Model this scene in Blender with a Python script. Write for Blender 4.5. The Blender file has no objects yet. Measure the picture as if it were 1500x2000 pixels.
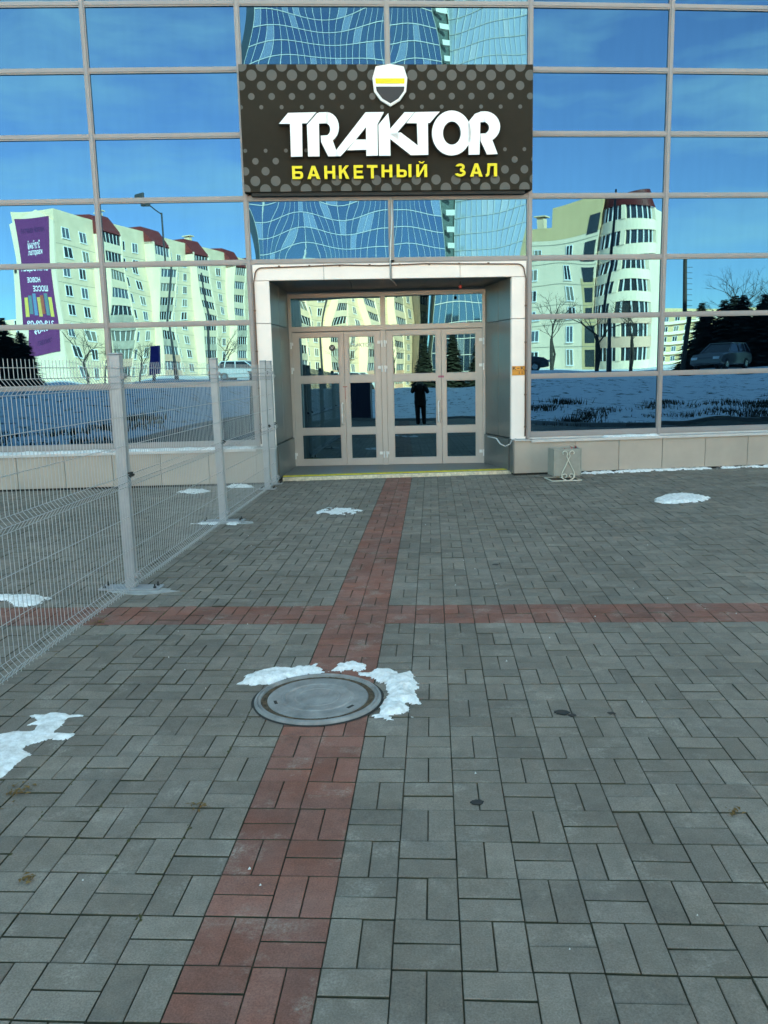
import bpy, math, random
from mathutils import Vector, Matrix
random.seed(7)
R = math.radians
scene = bpy.context.scene
COL = scene.collection

# ------------------------------------------------------------------ camera
CH = 1.67881; YAW = 0.0615; PITCH = 0.17056; ROLL = -0.02366
cam_d = bpy.data.cameras.new('camera'); cam = bpy.data.objects.new('camera', cam_d); COL.objects.link(cam)
R0 = Vector((math.cos(YAW), math.sin(YAW), 0))
F0 = Vector((-math.sin(YAW)*math.cos(PITCH), math.cos(YAW)*math.cos(PITCH), -math.sin(PITCH)))
U0 = R0.cross(F0)
RX = R0*math.cos(ROLL) + U0*math.sin(ROLL); UX = -R0*math.sin(ROLL) + U0*math.cos(ROLL)
m = Matrix((RX, UX, -F0)).transposed().to_4x4(); m.translation = (0, 0, CH)
cam.matrix_world = m
cam_d.sensor_fit = 'VERTICAL'; cam_d.sensor_height = 36; cam_d.lens = 1610/2000*36
cam_d.clip_start = 0.05; cam_d.clip_end = 2000
scene.camera = cam

# ------------------------------------------------------------------ sky, sun, exposure
SUN_AZ = R(12); SUN_EL = R(27)                       # azimuth from +Y towards +X
w = bpy.data.worlds.new('World'); scene.world = w; w.use_nodes = True
nt = w.node_tree; nt.nodes.clear()
sky = nt.nodes.new('ShaderNodeTexSky'); sky.sky_type = 'NISHITA'; sky.sun_disc = False
sky.sun_elevation = SUN_EL; sky.sun_rotation = SUN_AZ; sky.air_density = .9; sky.dust_density = 0.0; sky.ozone_density = 4.0
tc = nt.nodes.new('ShaderNodeTexCoord')
mp = nt.nodes.new('ShaderNodeMapping'); mp.inputs['Scale'].default_value = (1.6, 1.6, 7.0)
nz = nt.nodes.new('ShaderNodeTexNoise'); nz.inputs['Scale'].default_value = 2.4; nz.inputs['Detail'].default_value = 7; nz.inputs['Roughness'].default_value = .55
rp = nt.nodes.new('ShaderNodeValToRGB'); rp.color_ramp.elements[0].position = .45; rp.color_ramp.elements[1].position = .70
rp.color_ramp.elements[0].color = (0, 0, 0, 1); rp.color_ramp.elements[1].color = (.5, .5, .5, 1)
mx = nt.nodes.new('ShaderNodeMixRGB'); mx.inputs['Color2'].default_value = (7.5, 6.6, 6.6, 1)
bg = nt.nodes.new('ShaderNodeBackground'); bg.inputs['Strength'].default_value = 0.08
ow = nt.nodes.new('ShaderNodeOutputWorld')
L = nt.links.new
L(tc.outputs['Generated'], mp.inputs['Vector']); L(mp.outputs['Vector'], nz.inputs['Vector']); L(nz.outputs['Fac'], rp.inputs['Fac'])
L(rp.outputs['Color'], mx.inputs['Fac']); L(sky.outputs['Color'], mx.inputs['Color1']); tn = nt.nodes.new('ShaderNodeMixRGB'); tn.blend_type = 'MULTIPLY'; tn.inputs['Fac'].default_value = 1; tn.inputs['Color2'].default_value = (.48, 1.02, 1.13, 1)
L(mx.outputs['Color'], tn.inputs['Color1']); L(tn.outputs['Color'], bg.inputs['Color']); L(bg.outputs['Background'], ow.inputs['Surface'])

sun_d = bpy.data.lights.new('sun', 'SUN'); sun_d.energy = 5.0; sun_d.angle = R(.5); sun_d.color = (1, .9, .76)
sun = bpy.data.objects.new('sun', sun_d); COL.objects.link(sun)
sv = Vector((math.sin(SUN_AZ)*math.cos(SUN_EL), math.cos(SUN_AZ)*math.cos(SUN_EL), math.sin(SUN_EL)))
sun.rotation_euler = sv.to_track_quat('Z', 'Y').to_euler()
vs = scene.view_settings; vs.view_transform = 'Standard'; vs.look = 'None'; vs.exposure = 3.0; vs.gamma = 1
vs.use_white_balance = True; vs.white_balance_temperature = 11000; vs.white_balance_tint = 19
cy = scene.cycles
try:
    cy.use_denoising = True; cy.caustics_reflective = False; cy.caustics_refractive = False; cy.max_bounces = 8; cy.glossy_bounces = 5; cy.sample_clamp_indirect = 6
    cy.use_adaptive_sampling = True
except Exception: pass

# ------------------------------------------------------------------ helpers
class MB:
    def __init__(s): s.v = []; s.f = []; s.mi = []
    def add(s, vs_, fs, mi=0):
        o = len(s.v); s.v += [tuple(p) for p in vs_]
        for f in fs: s.f.append(tuple(i+o for i in f)); s.mi.append(mi)
        return s
    def box(s, a, b, mi=0):
        x0, y0, z0 = a; x1, y1, z1 = b
        return s.add([(x0,y0,z0),(x1,y0,z0),(x1,y1,z0),(x0,y1,z0),(x0,y0,z1),(x1,y0,z1),(x1,y1,z1),(x0,y1,z1)],
              [(0,3,2,1),(4,5,6,7),(0,1,5,4),(1,2,6,5),(2,3,7,6),(3,0,4,7)], mi)
    def obox(s, o, ex, ey, ez, mi=0):
        """box from corner o with edge vectors"""
        o, ex, ey, ez = map(Vector, (o, ex, ey, ez))
        p = [o, o+ex, o+ex+ey, o+ey, o+ez, o+ex+ez, o+ex+ey+ez, o+ey+ez]
        f = [(0,3,2,1),(4,5,6,7),(0,1,5,4),(1,2,6,5),(2,3,7,6),(3,0,4,7)]
        if ex.cross(ey).dot(ez) < 0: f = [tuple(reversed(q)) for q in f]
        return s.add(p, f, mi)
    def tube(s, pts, r, n=6, mi=0, cap=True, closed=False):
        pts = [Vector(p) for p in pts]; k = len(pts)
        rs = r if isinstance(r, (list, tuple)) else [r]*k
        rings = []; prev = None
        for i, p in enumerate(pts):
            a = pts[i-1] if i > 0 else (pts[-1] if closed else p); b = pts[(i+1) % k] if (i < k-1 or closed) else p
            t = (b-a).normalized() if (b-a).length > 1e-9 else Vector((0,0,1))
            if prev is None:
                q = Vector((0,0,1)) if abs(t.z) < .9 else Vector((1,0,0)); u = t.cross(q).normalized()
            else:
                u = (prev - t*prev.dot(t)); u = u.normalized() if u.length > 1e-6 else t.orthogonal().normalized()
            prev = u; vv = t.cross(u)
            rings.append([p + (u*math.cos(2*math.pi*j/n) + vv*math.sin(2*math.pi*j/n))*rs[i] for j in range(n)])
        o = len(s.v)
        for rg in rings: s.v += [tuple(q) for q in rg]
        for i in range(k if closed else k-1):
            i2 = (i+1) % k
            for j in range(n):
                s.f.append((o+i*n+j, o+i*n+(j+1) % n, o+i2*n+(j+1) % n, o+i2*n+j)); s.mi.append(mi)
        if cap and not closed:
            s.f.append(tuple(o+j for j in reversed(range(n)))); s.mi.append(mi)
            s.f.append(tuple(o+(k-1)*n+j for j in range(n))); s.mi.append(mi)
        return s
    def lathe(s, prof, n=32, c=(0,0,0), mi=0, cap=True):
        o = len(s.v); k = len(prof)
        for r_, z_ in prof:
            for j in range(n):
                a = 2*math.pi*j/n; s.v.append((c[0]+r_*math.cos(a), c[1]+r_*math.sin(a), c[2]+z_))
        for i in range(k-1):
            for j in range(n):
                s.f.append((o+i*n+j, o+i*n+(j+1) % n, o+(i+1)*n+(j+1) % n, o+(i+1)*n+j)); s.mi.append(mi)
        if cap:
            s.f.append(tuple(o+j for j in reversed(range(n)))); s.mi.append(mi)
            s.f.append(tuple(o+(k-1)*n+j for j in range(n))); s.mi.append(mi)
        return s
    def prism(s, poly, z0, z1, tr=None, mi=0):
        """extrude a 2D polygon; tr maps (x,y,z) to a point"""
        tr = tr or (lambda x, y, z: (x, y, z))
        n = len(poly)
        ar = sum(poly[i][0]*poly[(i+1) % n][1]-poly[(i+1) % n][0]*poly[i][1] for i in range(n))
        if ar < 0: poly = poly[::-1]
        s.add([tr(x, y, z0) for x, y in poly]+[tr(x, y, z1) for x, y in poly],
              [tuple(reversed(range(n))), tuple(range(n, 2*n))]+[(i, (i+1) % n, n+(i+1) % n, n+i) for i in range(n)], mi)
        return s
    def mesh(s, name, smooth=False):
        me = bpy.data.meshes.new(name); me.from_pydata(s.v, [], s.f)
        if any(s.mi): me.polygons.foreach_set('material_index', s.mi)
        if smooth: me.polygons.foreach_set('use_smooth', [True]*len(me.polygons))
        me.update(); return me
    def build(s, name, mats, parent=None, smooth=False, bevel=0, kind=None):
        me = s.mesh(name, smooth)
        for mm in (mats if isinstance(mats, (list, tuple)) else [mats]): me.materials.append(mm)
        o = link(name, me, parent)
        if bevel:
            b = o.modifiers.new('bevel', 'BEVEL'); b.width = bevel; b.segments = 2; b.limit_method = 'ANGLE'
        if kind: o['kind'] = kind
        return o
def link(name, me, parent=None):
    o = bpy.data.objects.new(name, me); COL.objects.link(o)
    if parent: o.parent = parent
    return o
def empty(name, loc=(0,0,0), rz=0, label=None, cat=None, group=None):
    o = bpy.data.objects.new(name, None); COL.objects.link(o); o.location = loc; o.rotation_euler = (0, 0, rz)
    o.empty_display_size = .2
    return tag(o, label, cat, group)
def tag(o, label=None, cat=None, group=None, kind=None):
    if label: o['label'] = label
    if cat: o['category'] = cat
    if group: o['group'] = group
    if kind: o['kind'] = kind
    return o
def copy_tree(o, parent=None):
    c = o.copy(); COL.objects.link(c); c.parent = parent
    for ch in list(o.children): copy_tree(ch, c)
    return c

# ------------------------------------------------------------------ materials
MAT = {}
def mat(name, col, rough=.6, metal=0, var=.0, vscale=6, bump=0, bscale=40, spec=.5, detail=5, col2=None, objrand=0.0, coat=0):
    if name in MAT: return MAT[name]
    m_ = bpy.data.materials.new(name); m_.use_nodes = True; t = m_.node_tree; b = t.nodes['Principled BSDF']
    b.inputs['Base Color'].default_value = (*col, 1); b.inputs['Roughness'].default_value = rough; b.inputs['Metallic'].default_value = metal
    b.inputs['Specular IOR Level'].default_value = spec
    if coat: b.inputs['Coat Weight'].default_value = coat; b.inputs['Coat Roughness'].default_value = .1
    co = t.nodes.new('ShaderNodeTexCoord').outputs['Object']
    src = None
    if var or col2:
        n = t.nodes.new('ShaderNodeTexNoise'); n.inputs['Scale'].default_value = vscale; n.inputs['Detail'].default_value = detail; n.inputs['Roughness'].default_value = .6
        t.links.new(co, n.inputs['Vector'])
        rr = t.nodes.new('ShaderNodeValToRGB'); rr.color_ramp.elements[0].position = .3; rr.color_ramp.elements[1].position = .72
        a = tuple(max(0, x*(1-var)) for x in col); c2 = col2 or tuple(min(1, x*(1+var)) for x in col)
        rr.color_ramp.elements[0].color = (*a, 1); rr.color_ramp.elements[1].color = (*c2, 1)
        t.links.new(n.outputs['Fac'], rr.inputs['Fac']); src = rr.outputs['Color']
    if objrand:
        oi = t.nodes.new('ShaderNodeObjectInfo'); mr = t.nodes.new('ShaderNodeMapRange'); mr.inputs['To Min'].default_value = 1-objrand; mr.inputs['To Max'].default_value = 1+objrand
        t.links.new(oi.outputs['Random'], mr.inputs['Value'])
        h = t.nodes.new('ShaderNodeHueSaturation'); t.links.new(mr.outputs['Result'], h.inputs['Value'])
        if src: t.links.new(src, h.inputs['Color'])
        else: h.inputs['Color'].default_value = (*col, 1)
        src = h.outputs['Color']
    if src: t.links.new(src, b.inputs['Base Color'])
    if bump:
        n2 = t.nodes.new('ShaderNodeTexNoise'); n2.inputs['Scale'].default_value = bscale; n2.inputs['Detail'].default_value = 6
        t.links.new(co, n2.inputs['Vector'])
        bp = t.nodes.new('ShaderNodeBump'); bp.inputs['Strength'].default_value = bump; bp.inputs['Distance'].default_value = .01
        t.links.new(n2.outputs['Fac'], bp.inputs['Height']); t.links.new(bp.outputs['Normal'], b.inputs['Normal'])
    MAT[name] = m_; return m_

def glass_mat(name, tint, body, fac=.86, rough=.006):
    """coated sun-control glass: a tinted mirror over a dark body, with dust streaks"""
    m_ = bpy.data.materials.new(name); m_.use_nodes = True; t = m_.node_tree; t.nodes.clear()
    out = t.nodes.new('ShaderNodeOutputMaterial'); g = t.nodes.new('ShaderNodeBsdfGlossy'); g.inputs['Color'].default_value = (*tint, 1); g.inputs['Roughness'].default_value = rough
    d = t.nodes.new('ShaderNodeBsdfDiffuse'); d.inputs['Color'].default_value = (*body, 1)
    mx_ = t.nodes.new('ShaderNodeMixShader')
    co = t.nodes.new('ShaderNodeTexCoord'); mp_ = t.nodes.new('ShaderNodeMapping'); mp_.inputs['Scale'].default_value = (9, 9, 1.2)
    n = t.nodes.new('ShaderNodeTexNoise'); n.inputs['Scale'].default_value = 1.0; n.inputs['Detail'].default_value = 6
    mr = t.nodes.new('ShaderNodeMapRange'); mr.inputs['From Min'].default_value = .4; mr.inputs['From Max'].default_value = .75; mr.inputs['To Min'].default_value = fac; mr.inputs['To Max'].default_value = fac-.05
    t.links.new(co.outputs['Object'], mp_.inputs['Vector']); t.links.new(mp_.outputs['Vector'], n.inputs['Vector']); t.links.new(n.outputs['Fac'], mr.inputs['Value'])
    t.links.new(mr.outputs['Result'], mx_.inputs['Fac']); t.links.new(d.outputs[0], mx_.inputs[1]); t.links.new(g.outputs[0], mx_.inputs[2]); t.links.new(mx_.outputs[0], out.inputs['Surface'])
    MAT[name] = m_; return m_

M_glass = glass_mat('coated_glass', (.041, .15, .232), (.002, .012, .024), .95)
M_doorglass = glass_mat('door_glass', (.062, .17, .225), (.003, .006, .009), .95)
M_mull = mat('grey_aluminium', (.285, .255, .25), .38, .0, var=.06, vscale=3)
M_door = mat('champagne_aluminium', (.54, .47, .425), .36, .0, var=.05, vscale=4, objrand=.02)
M_portal = mat('warm_lit_pink_cladding', (.94, .79, .72), .4, 0, var=.05, vscale=2.5, objrand=.02)  # pink base colour also holds the warm light falling on the portal
M_jamb = mat('grey_cladding', (.17, .175, .165), .3, .25, var=.1, vscale=2)
M_soffit = mat('dark_soffit', (.06, .07, .075), .3, .1, var=.1)
M_plinth = mat('beige_plinth_tile', (.43, .345, .29), .42, .0, var=.08, vscale=2.2, bump=.05, bscale=9, objrand=.04)
M_sill = mat('sill_sheet', (.5, .5, .5), .4, .3, var=.1)
M_dark = mat('dark_joint', (.03, .028, .026), .9)
M_chrome = mat('chrome', (.75, .75, .74), .18, 1)
M_white = mat('white_plastic', (.82, .82, .8), .35)
M_fence = mat('galvanised_grey', (.335, .335, .345), .45, .2, var=.12, vscale=8)
M_wire = mat('wire_coating', (.42, .41, .41), .4, .2)
M_snow = mat('snow', (.9, .86, .82), .75, 0, var=.3, vscale=26, bump=.7, bscale=70)
M_rubber = mat('rust_gasket', (.11, .07, .045), .95, 0, var=.5, vscale=30, bump=.8, bscale=90)
M_iron = mat('manhole_composite', (.25, .24, .232), .55, .0, var=.35, vscale=9, bump=.35, bscale=55)
M_board = mat('sign_board', (.030, .024, .017), .7, 0, var=.12, vscale=2, spec=.12)
M_dot = mat('sign_dots', (.068, .066, .06), .5)
M_letter = mat('white_acrylic', (.92, .9, .9), .3)
M_letter_side = mat('letter_side', (.05, .05, .05), .5)
M_yellow = mat('yellow_acrylic', (.86, .63, .01), .35)
M_yside = mat('yellow_side', (.45, .28, .01), .5)
M_ystrip = mat('yellow_tactile', (.85, .58, .05), .7, 0, var=.35, vscale=14)
M_tread = mat('tread_edge', (.75, .62, .46), .8, 0, var=.3, vscale=20)
M_step = mat('granite_step', (.16, .165, .16), .45, 0, var=.15, vscale=30)
M_cable = mat('brown_conduit', (.16, .075, .05), .5)
M_black = mat('black_plastic', (.015, .015, .015), .5)
M_orange = mat('orange_plate', (.75, .26, .03), .45)
M_bin = mat('bin_paint', (.30, .28, .24), .5, 0, var=.12, vscale=9, bump=.1, bscale=25)
M_binmetal = mat('bin_frame_paint', (.62, .57, .48), .45)
M_red = mat('red_wrapper', (.45, .05, .05), .4)
M_conc = mat('concrete_patch', (.36, .36, .35), .9, 0, var=.25, vscale=12, bump=.4, bscale=40)
M_gum = mat('tar_spot', (.02, .02, .02), .7)
M_leaf = mat('dry_leaf', (.2, .1, .03), .8, 0, var=.3, vscale=40)

def paver_mat(name, base, isl):
    m_ = bpy.data.materials.new(name); m_.use_nodes = True; t = m_.node_tree; b = t.nodes['Principled BSDF']; N = t.nodes.new; K = t.links.new
    geo = N('ShaderNodeNewGeometry'); pos = geo.outputs['Position']
    if isl: rnd = geo.outputs['Random Per Island']
    else: rnd = N('ShaderNodeObjectInfo').outputs['Random']
    def noise(scale, det=5, ro=.6):
        n = N('ShaderNodeTexNoise'); n.inputs['Scale'].default_value = scale; n.inputs['Detail'].default_value = det; n.inputs['Roughness'].default_value = ro; K(pos, n.inputs['Vector']); return n.outputs['Fac']
    def rng(v, a, b_, c, d):
        r_ = N('ShaderNodeMapRange'); r_.inputs[1].default_value = a; r_.inputs[2].default_value = b_; r_.inputs[3].default_value = c; r_.inputs[4].default_value = d; K(v, r_.inputs[0]); return r_.outputs[0]
    def mul(a, b_):
        r_ = N('ShaderNodeMath'); r_.operation = 'MULTIPLY'; K(a, r_.inputs[0]); K(b_, r_.inputs[1]); return r_.outputs[0]
    val = mul(mul(rng(rnd, 0, 1, .84, 1.15), rng(noise(1.1), .3, .7, .78, 1.16)), mul(rng(noise(14), .25, .75, .86, 1.14), rng(noise(170, 4, .75), .3, .7, .66, 1.34)))
    h = N('ShaderNodeHueSaturation'); h.inputs['Color'].default_value = (*base, 1); K(val, h.inputs['Value'])
    K(rng(noise(3.1), .3, .7, .9, 1.1), h.inputs['Saturation'])
    # pale lime bloom in blotches
    bl = mul(rng(noise(5.0, 8, .7), .54, .68, 0, 1), rng(noise(90, 5, .75), .42, .62, .05, .75))
    mx_ = N('ShaderNodeMixRGB'); mx_.inputs[2].default_value = (.40, .35, .30, 1); K(bl, mx_.inputs[0]); K(h.outputs['Color'], mx_.inputs[1])
    # dark grime
    gr = mul(rng(noise(2.3, 8, .75), .54, .72, 0, .6), rng(noise(35, 4), .4, .6, .3, 1))
    mg = N('ShaderNodeMixRGB'); mg.inputs[2].default_value = (.05, .052, .048, 1); K(gr, mg.inputs[0]); K(mx_.outputs[0], mg.inputs[1])
    K(mg.outputs[0], b.inputs['Base Color'])
    K(rng(noise(8), .3, .7, .62, .9), b.inputs['Roughness']); b.inputs['Specular IOR Level'].default_value = .35
    bp = N('ShaderNodeBump'); bp.inputs['Strength'].default_value = .35; bp.inputs['Distance'].default_value = .003; K(noise(220, 4, .7), bp.inputs['Height']); K(bp.outputs['Normal'], b.inputs['Normal'])
    return m_
GREY = (.203, .166, .138); RED = (.27, .102, .078)
MP = {(0, 0): paver_mat('grey_paver', GREY, 0), (1, 0): paver_mat('red_paver', RED, 0), (0, 1): paver_mat('grey_paver_field', GREY, 1), (1, 1): paver_mat('red_paver_field', RED, 1)}
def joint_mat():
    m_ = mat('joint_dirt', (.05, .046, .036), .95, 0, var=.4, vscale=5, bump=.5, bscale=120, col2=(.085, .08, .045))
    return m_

# ------------------------------------------------------------------ text
def text_mesh(ch, bold=.0):
    cu = bpy.data.curves.new('glyph', 'FONT'); cu.body = ch; cu.size = 1; cu.offset = bold; cu.resolution_u = 4
    o = bpy.data.objects.new('glyph', cu); COL.objects.link(o)
    dg = bpy.context.evaluated_depsgraph_get(); me = bpy.data.meshes.new_from_object(o.evaluated_get(dg))
    bpy.data.objects.remove(o)
    return me
def letters(txt, x0, x1, z0, z1, tr, d0, d1, mats, parent, bold=0, name='letter', spacing=.0):
    """flat line of text fitted to the box; one mesh per line if name is a word, extruded from d0 to d1"""
    me = text_mesh(txt, bold)
    vs_ = [v.co.copy() for v in me.vertices]
    if not vs_: return None
    ax = min(v.x for v in vs_); bx_ = max(v.x for v in vs_); ay = min(v.y for v in vs_); by = max(v.y for v in vs_)
    b = MB(); n = len(vs_)
    P = [(x0+(v.x-ax)/(bx_-ax)*(x1-x0), z0+(v.y-ay)/(by-ay)*(z1-z0)) for v in vs_]
    faces = [tuple(p.vertices) for p in me.polygons]
    cnt = {}
    for f in faces:
        for i in range(len(f)):
            e = (f[i], f[(i+1) % len(f)]); cnt[frozenset(e)] = cnt.get(frozenset(e), 0)+1
    b.add([tr(x, z, d1) for x, z in P]+[tr(x, z, d0) for x, z in P], faces, 0)
    if d1 != d0:
        for f in faces:
            for i in range(len(f)):
                a, c = f[i], f[(i+1) % len(f)]
                if cnt[frozenset((a, c))] == 1: b.f.append((a, a+n, c+n, c)); b.mi.append(1)
    return b.build(name, mats, parent)

# ------------------------------------------------------------------ ground, snow slope, plaza
PX = -0.338; CX = .2; CY = .216; PY0 = 2.085
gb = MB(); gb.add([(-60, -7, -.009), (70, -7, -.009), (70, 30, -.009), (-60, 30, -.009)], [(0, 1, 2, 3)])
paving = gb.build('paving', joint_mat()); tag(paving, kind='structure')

def lerp_(x, a, b, c, d): t_ = max(0, min(1, (x-a)/(b-a))); return c+(d-c)*t_*t_*(3-2*t_)
def edge_y(x):                                       # where the paving ends and the snowy bank begins
    return lerp_(x, -6.5, -3.2, 4.6, -7) if x < 0 else lerp_(x, 3, 8, -7, 4.6)
def terrain(x, y):
    e = edge_y(x)
    if y > e: return -.03
    t = min(1, (e-y)/15.0); s = t*t*(3-2*t)
    return -.03 + 1.25*s + .12*math.sin(x*.31+y*.2)*s + .05*math.sin(x*1.3)*math.sin(y*1.1)*min(1, t*4)
tb = MB(); xs = [-400, -250, -150, -100, -70] + [-45+i*.9 for i in range(0, 112)] + [70, 100, 150, 250, 400]
ys = [-400, -300, -200, -150, -120, -100, -80, -60, -45, -35] + [-30+i*.6 for i in range(0, 60)]
ys = sorted(set(ys)); nx = len(xs)
tb.v = [(x, y, terrain(x, y)) for y in ys for x in xs]
tb.f = [(j*nx+i, j*nx+i+1, (j+1)*nx+i+1, (j+1)*nx+i) for j in range(len(ys)-1) for i in range(nx-1)]; tb.mi = [0]*len(tb.f)
ms = bpy.data.materials.new('snowy_grass'); ms.use_nodes = True; t = ms.node_tree; b = t.nodes['Principled BSDF']
co = t.nodes.new('ShaderNodeTexCoord').outputs['Object']
n1 = t.nodes.new('ShaderNodeTexNoise'); n1.inputs['Scale'].default_value = 2.2; n1.inputs['Detail'].default_value = 9; n1.inputs['Roughness'].default_value = .75; t.links.new(co, n1.inputs['Vector'])
rr = t.nodes.new('ShaderNodeValToRGB'); rr.color_ramp.elements[0].position = .37; rr.color_ramp.elements[0].color = (.045, .045, .03, 1); rr.color_ramp.elements[1].position = .46; rr.color_ramp.elements[1].color = (.9, .9, .9, 1)
t.links.new(n1.outputs['Fac'], rr.inputs['Fac']); t.links.new(rr.outputs['Color'], b.inputs['Base Color']); b.inputs['Roughness'].default_value = .9
slope = tb.build('snowy_slope', ms, smooth=True); tag(slope, kind='structure')
eb = MB(); eb.add([(-500, -7.2, -.06), (500, -7.2, -.06), (500, 500, -.06), (-500, 500, -.06)], [(0, 1, 2, 3)])
tag(eb.build('ground', mat('packed_earth', (.13, .13, .125), .95, 0, var=.3, vscale=.5)), kind='structure')
kb = MB()
for i in range(90):
    x_a, x_b = -45+i, -45+i+.99; pa, pb_ = Vector((x_a, edge_y(x_a)+.25, -.05)), Vector((x_b, edge_y(x_b)+.25, -.05))
    dd = pb_-pa; kb.obox(pa, dd, Vector((-dd.y, dd.x, 0)).normalized()*-.12, (0, 0, .15))
tag(kb.build('kerb', mat('kerb_concrete', (.33, .33, .32), .9, 0, var=.15, vscale=3)), kind='structure')

# pavers: basket weave of paired blocks
def paver_tpl(w_, h_, seed):
    rs = random.Random(seed); g = .0016+rs.random()*.001; bv = .0025
    x0, x1, y0, y1 = -w_/2+g, w_/2-g, -h_/2+g+.0013, h_/2-g-.0013
    j = lambda a: a+rs.uniform(-.0012, .0012)
    V = [(j(x0+bv), j(y0+bv), 0), (j(x1-bv), j(y0+bv), 0), (j(x1-bv), j(y1-bv), 0), (j(x0+bv), j(y1-bv), 0),
         (x0, y0, -bv), (x1, y0, -bv), (x1, y1, -bv), (x0, y1, -bv), (x0, y0, -.03), (x1, y0, -.03), (x1, y1, -.03), (x0, y1, -.03)]
    F = [(0, 1, 2, 3)]
    for a in (0, 4):
        for i in range(4): F.append((a+4+i, a+4+(i+1) % 4, a+(i+1) % 4, a+i))
    return V, F
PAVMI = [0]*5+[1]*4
TPL = {o: [paver_tpl(*((CX/2, CY) if o == 0 else (CX, CY/2)), s*2+o) for s in range(5)] for o in (0, 1)}
FACADE_BASE = lambda x: 12.31+.148*(x+2.7)
def wall_front(x):                                   # plinth front line in plan
    return 12.62+.127*(x+2.7)
allp = []
for i in range(-44, 49):
    for j in range(-44, 60):
        cx_ = PX + CX*(i+.5); cy_ = PY0 + CY*(j+.5)
        if cy_ < edge_y(cx_)+.3 or (cy_ < .35 and abs(cx_) > 5): continue
        lim = wall_front(cx_)+.2
        if cy_ > lim+.5: continue
        red = 1 if (i in (-1, -2) or j in (15, 16)) else 0
        o = (i+j) % 2                                # 0: two upright, 1: two lying
        for k in (0, 1):
            px = cx_ + (CX/4*(2*k-1) if o == 0 else 0); py = cy_ + (CY/4*(2*k-1) if o == 1 else 0)
            allp.append((px, py, o, red))
def proj(p):
    q = Vector(p)-Vector((0, 0, CH)); d = q.dot(F0); return (q.dot(RX)/d*1610+750, 1000-q.dot(UX)/d*1610, d) if d > .1 else None
cand = []
for k, (px, py, o, red) in enumerate(allp):
    q = proj((px, py, 0))
    if q and -20 < q[0] < 1520 and 800 < q[1] < 2035: cand.append((q[2], k))
cand.sort(); single = set(k for _, k in cand[:300])
pm = {}
for o in (0, 1):
    for s in range(5):
        for rd in (0, 1):
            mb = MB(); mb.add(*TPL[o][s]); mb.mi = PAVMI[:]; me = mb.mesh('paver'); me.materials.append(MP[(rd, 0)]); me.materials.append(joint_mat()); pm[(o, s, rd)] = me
field = MB()
for k, (px, py, o, red) in enumerate(allp):
    s = random.randrange(5); dz = random.uniform(-.0022, .0022) - .0022*(random.random() < .07)
    # settled, wider jointed rows along the fence
    near = max(0, 1-abs(px+1.75)/.8) if py < 8 else 0
    tx, ty = random.gauss(0, .004+.006*near), random.gauss(0, .004+.006*near)
    rz = random.gauss(0, .004+.012*near)
    if k in single:
        ob = link('paver', pm[(o, s, red)], paving); ob.location = (px, py, dz); ob.rotation_euler = (tx, ty, rz)
    else:
        V, F = TPL[o][s]; c_, s_ = math.cos(rz), math.sin(rz); sc = 1-.03*near
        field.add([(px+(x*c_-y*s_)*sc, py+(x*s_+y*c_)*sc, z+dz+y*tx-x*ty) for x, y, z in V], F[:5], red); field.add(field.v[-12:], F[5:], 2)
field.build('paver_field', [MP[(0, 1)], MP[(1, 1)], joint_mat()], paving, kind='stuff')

# ------------------------------------------------------------------ arena building
FP = [(-4.857, 12.397), (-2.703, 12.607), (-.588, 12.873), (1.493, 13.148), (3.593, 13.467)]
def step_(p, ang, l=2.13): return (p[0]+l*math.cos(R(ang)), p[1]+l*math.sin(R(ang)))
right = [FP[-1]]
for a in (9.0, 10.2, 11.2, 12.2): right.append(step_(right[-1], a))
left = [FP[0]]
for a in (5.57, 4.6, 3.6, 2.6): left.append(step_(left[-1], a, -2.13))
NODES = [Vector((*p, 0)) for p in left[:0:-1] + FP + right[1:]]
iB = 5                                               # index of the node left of the entrance
ZR = [.616, 1.527, 2.431, 3.305, 4.205, 5.086, 5.972, 6.847, 7.74, 8.64, 9.54]
arena = empty('arena_building', (-.6, 13.6, 0), 0, 'glazed arena front with blue mirror panes, pink entrance portal and double doors', 'building')
AO = Vector((-.6, 13.6, 0))
def ab(mb, name, mats, parent=None, **k):
    o = mb.build(name, mats, None, **k); o.parent = parent or arena; o.matrix_parent_inverse = Matrix.Translation(-AO); return o

def pane_mesh(w_, h_, seed, tilt=.0021, amp=1.0, nx_=14, ny_=8):
    """slightly bowed and wavy glass sheet in its own plane: x right, z up, bulging towards -y"""
    rs = random.Random(seed); pil = rs.uniform(-.5, 1.0)*.0006*amp
    modes = [(rs.uniform(.5, 2.6), rs.uniform(.3, 2.4), rs.uniform(0, 6.3), rs.uniform(-1, 1)*.00034*amp) for _ in range(4)]
    ta, tb_ = rs.gauss(0, tilt*.6), rs.gauss(0, tilt*.5)
    mb = MB()
    for j in range(ny_+1):
        for i in range(nx_+1):
            u = i/nx_; v_ = j/ny_; x = (u-.5)*w_; z = (v_-.5)*h_
            d = pil*(1-(2*u-1)**2)*(1-(2*v_-1)**2)*1.5 + sum(a*(math.sin(kx*x*2.2+kz*z*1.5+ph)*.5+math.sin(kx*x*2.6+ph*1.7)*z*3.2/h_*.8) for kx, kz, ph, a in modes) + ta*x + tb_*z
            mb.v.append((x, -d, z))
    for j in range(ny_):
        for i in range(nx_):
            a = j*(nx_+1)+i; mb.f.append((a, a+1, a+nx_+2, a+nx_+1)); mb.mi.append(0)
    # rim so the sheet has thickness
    n0 = len(mb.v); hx, hz = w_/2, h_/2
    mb.add([(-hx, .024, -hz), (hx, .024, -hz), (hx, .024, hz), (-hx, .024, hz)], [(3, 2, 1, 0)])
    return mb
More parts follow.
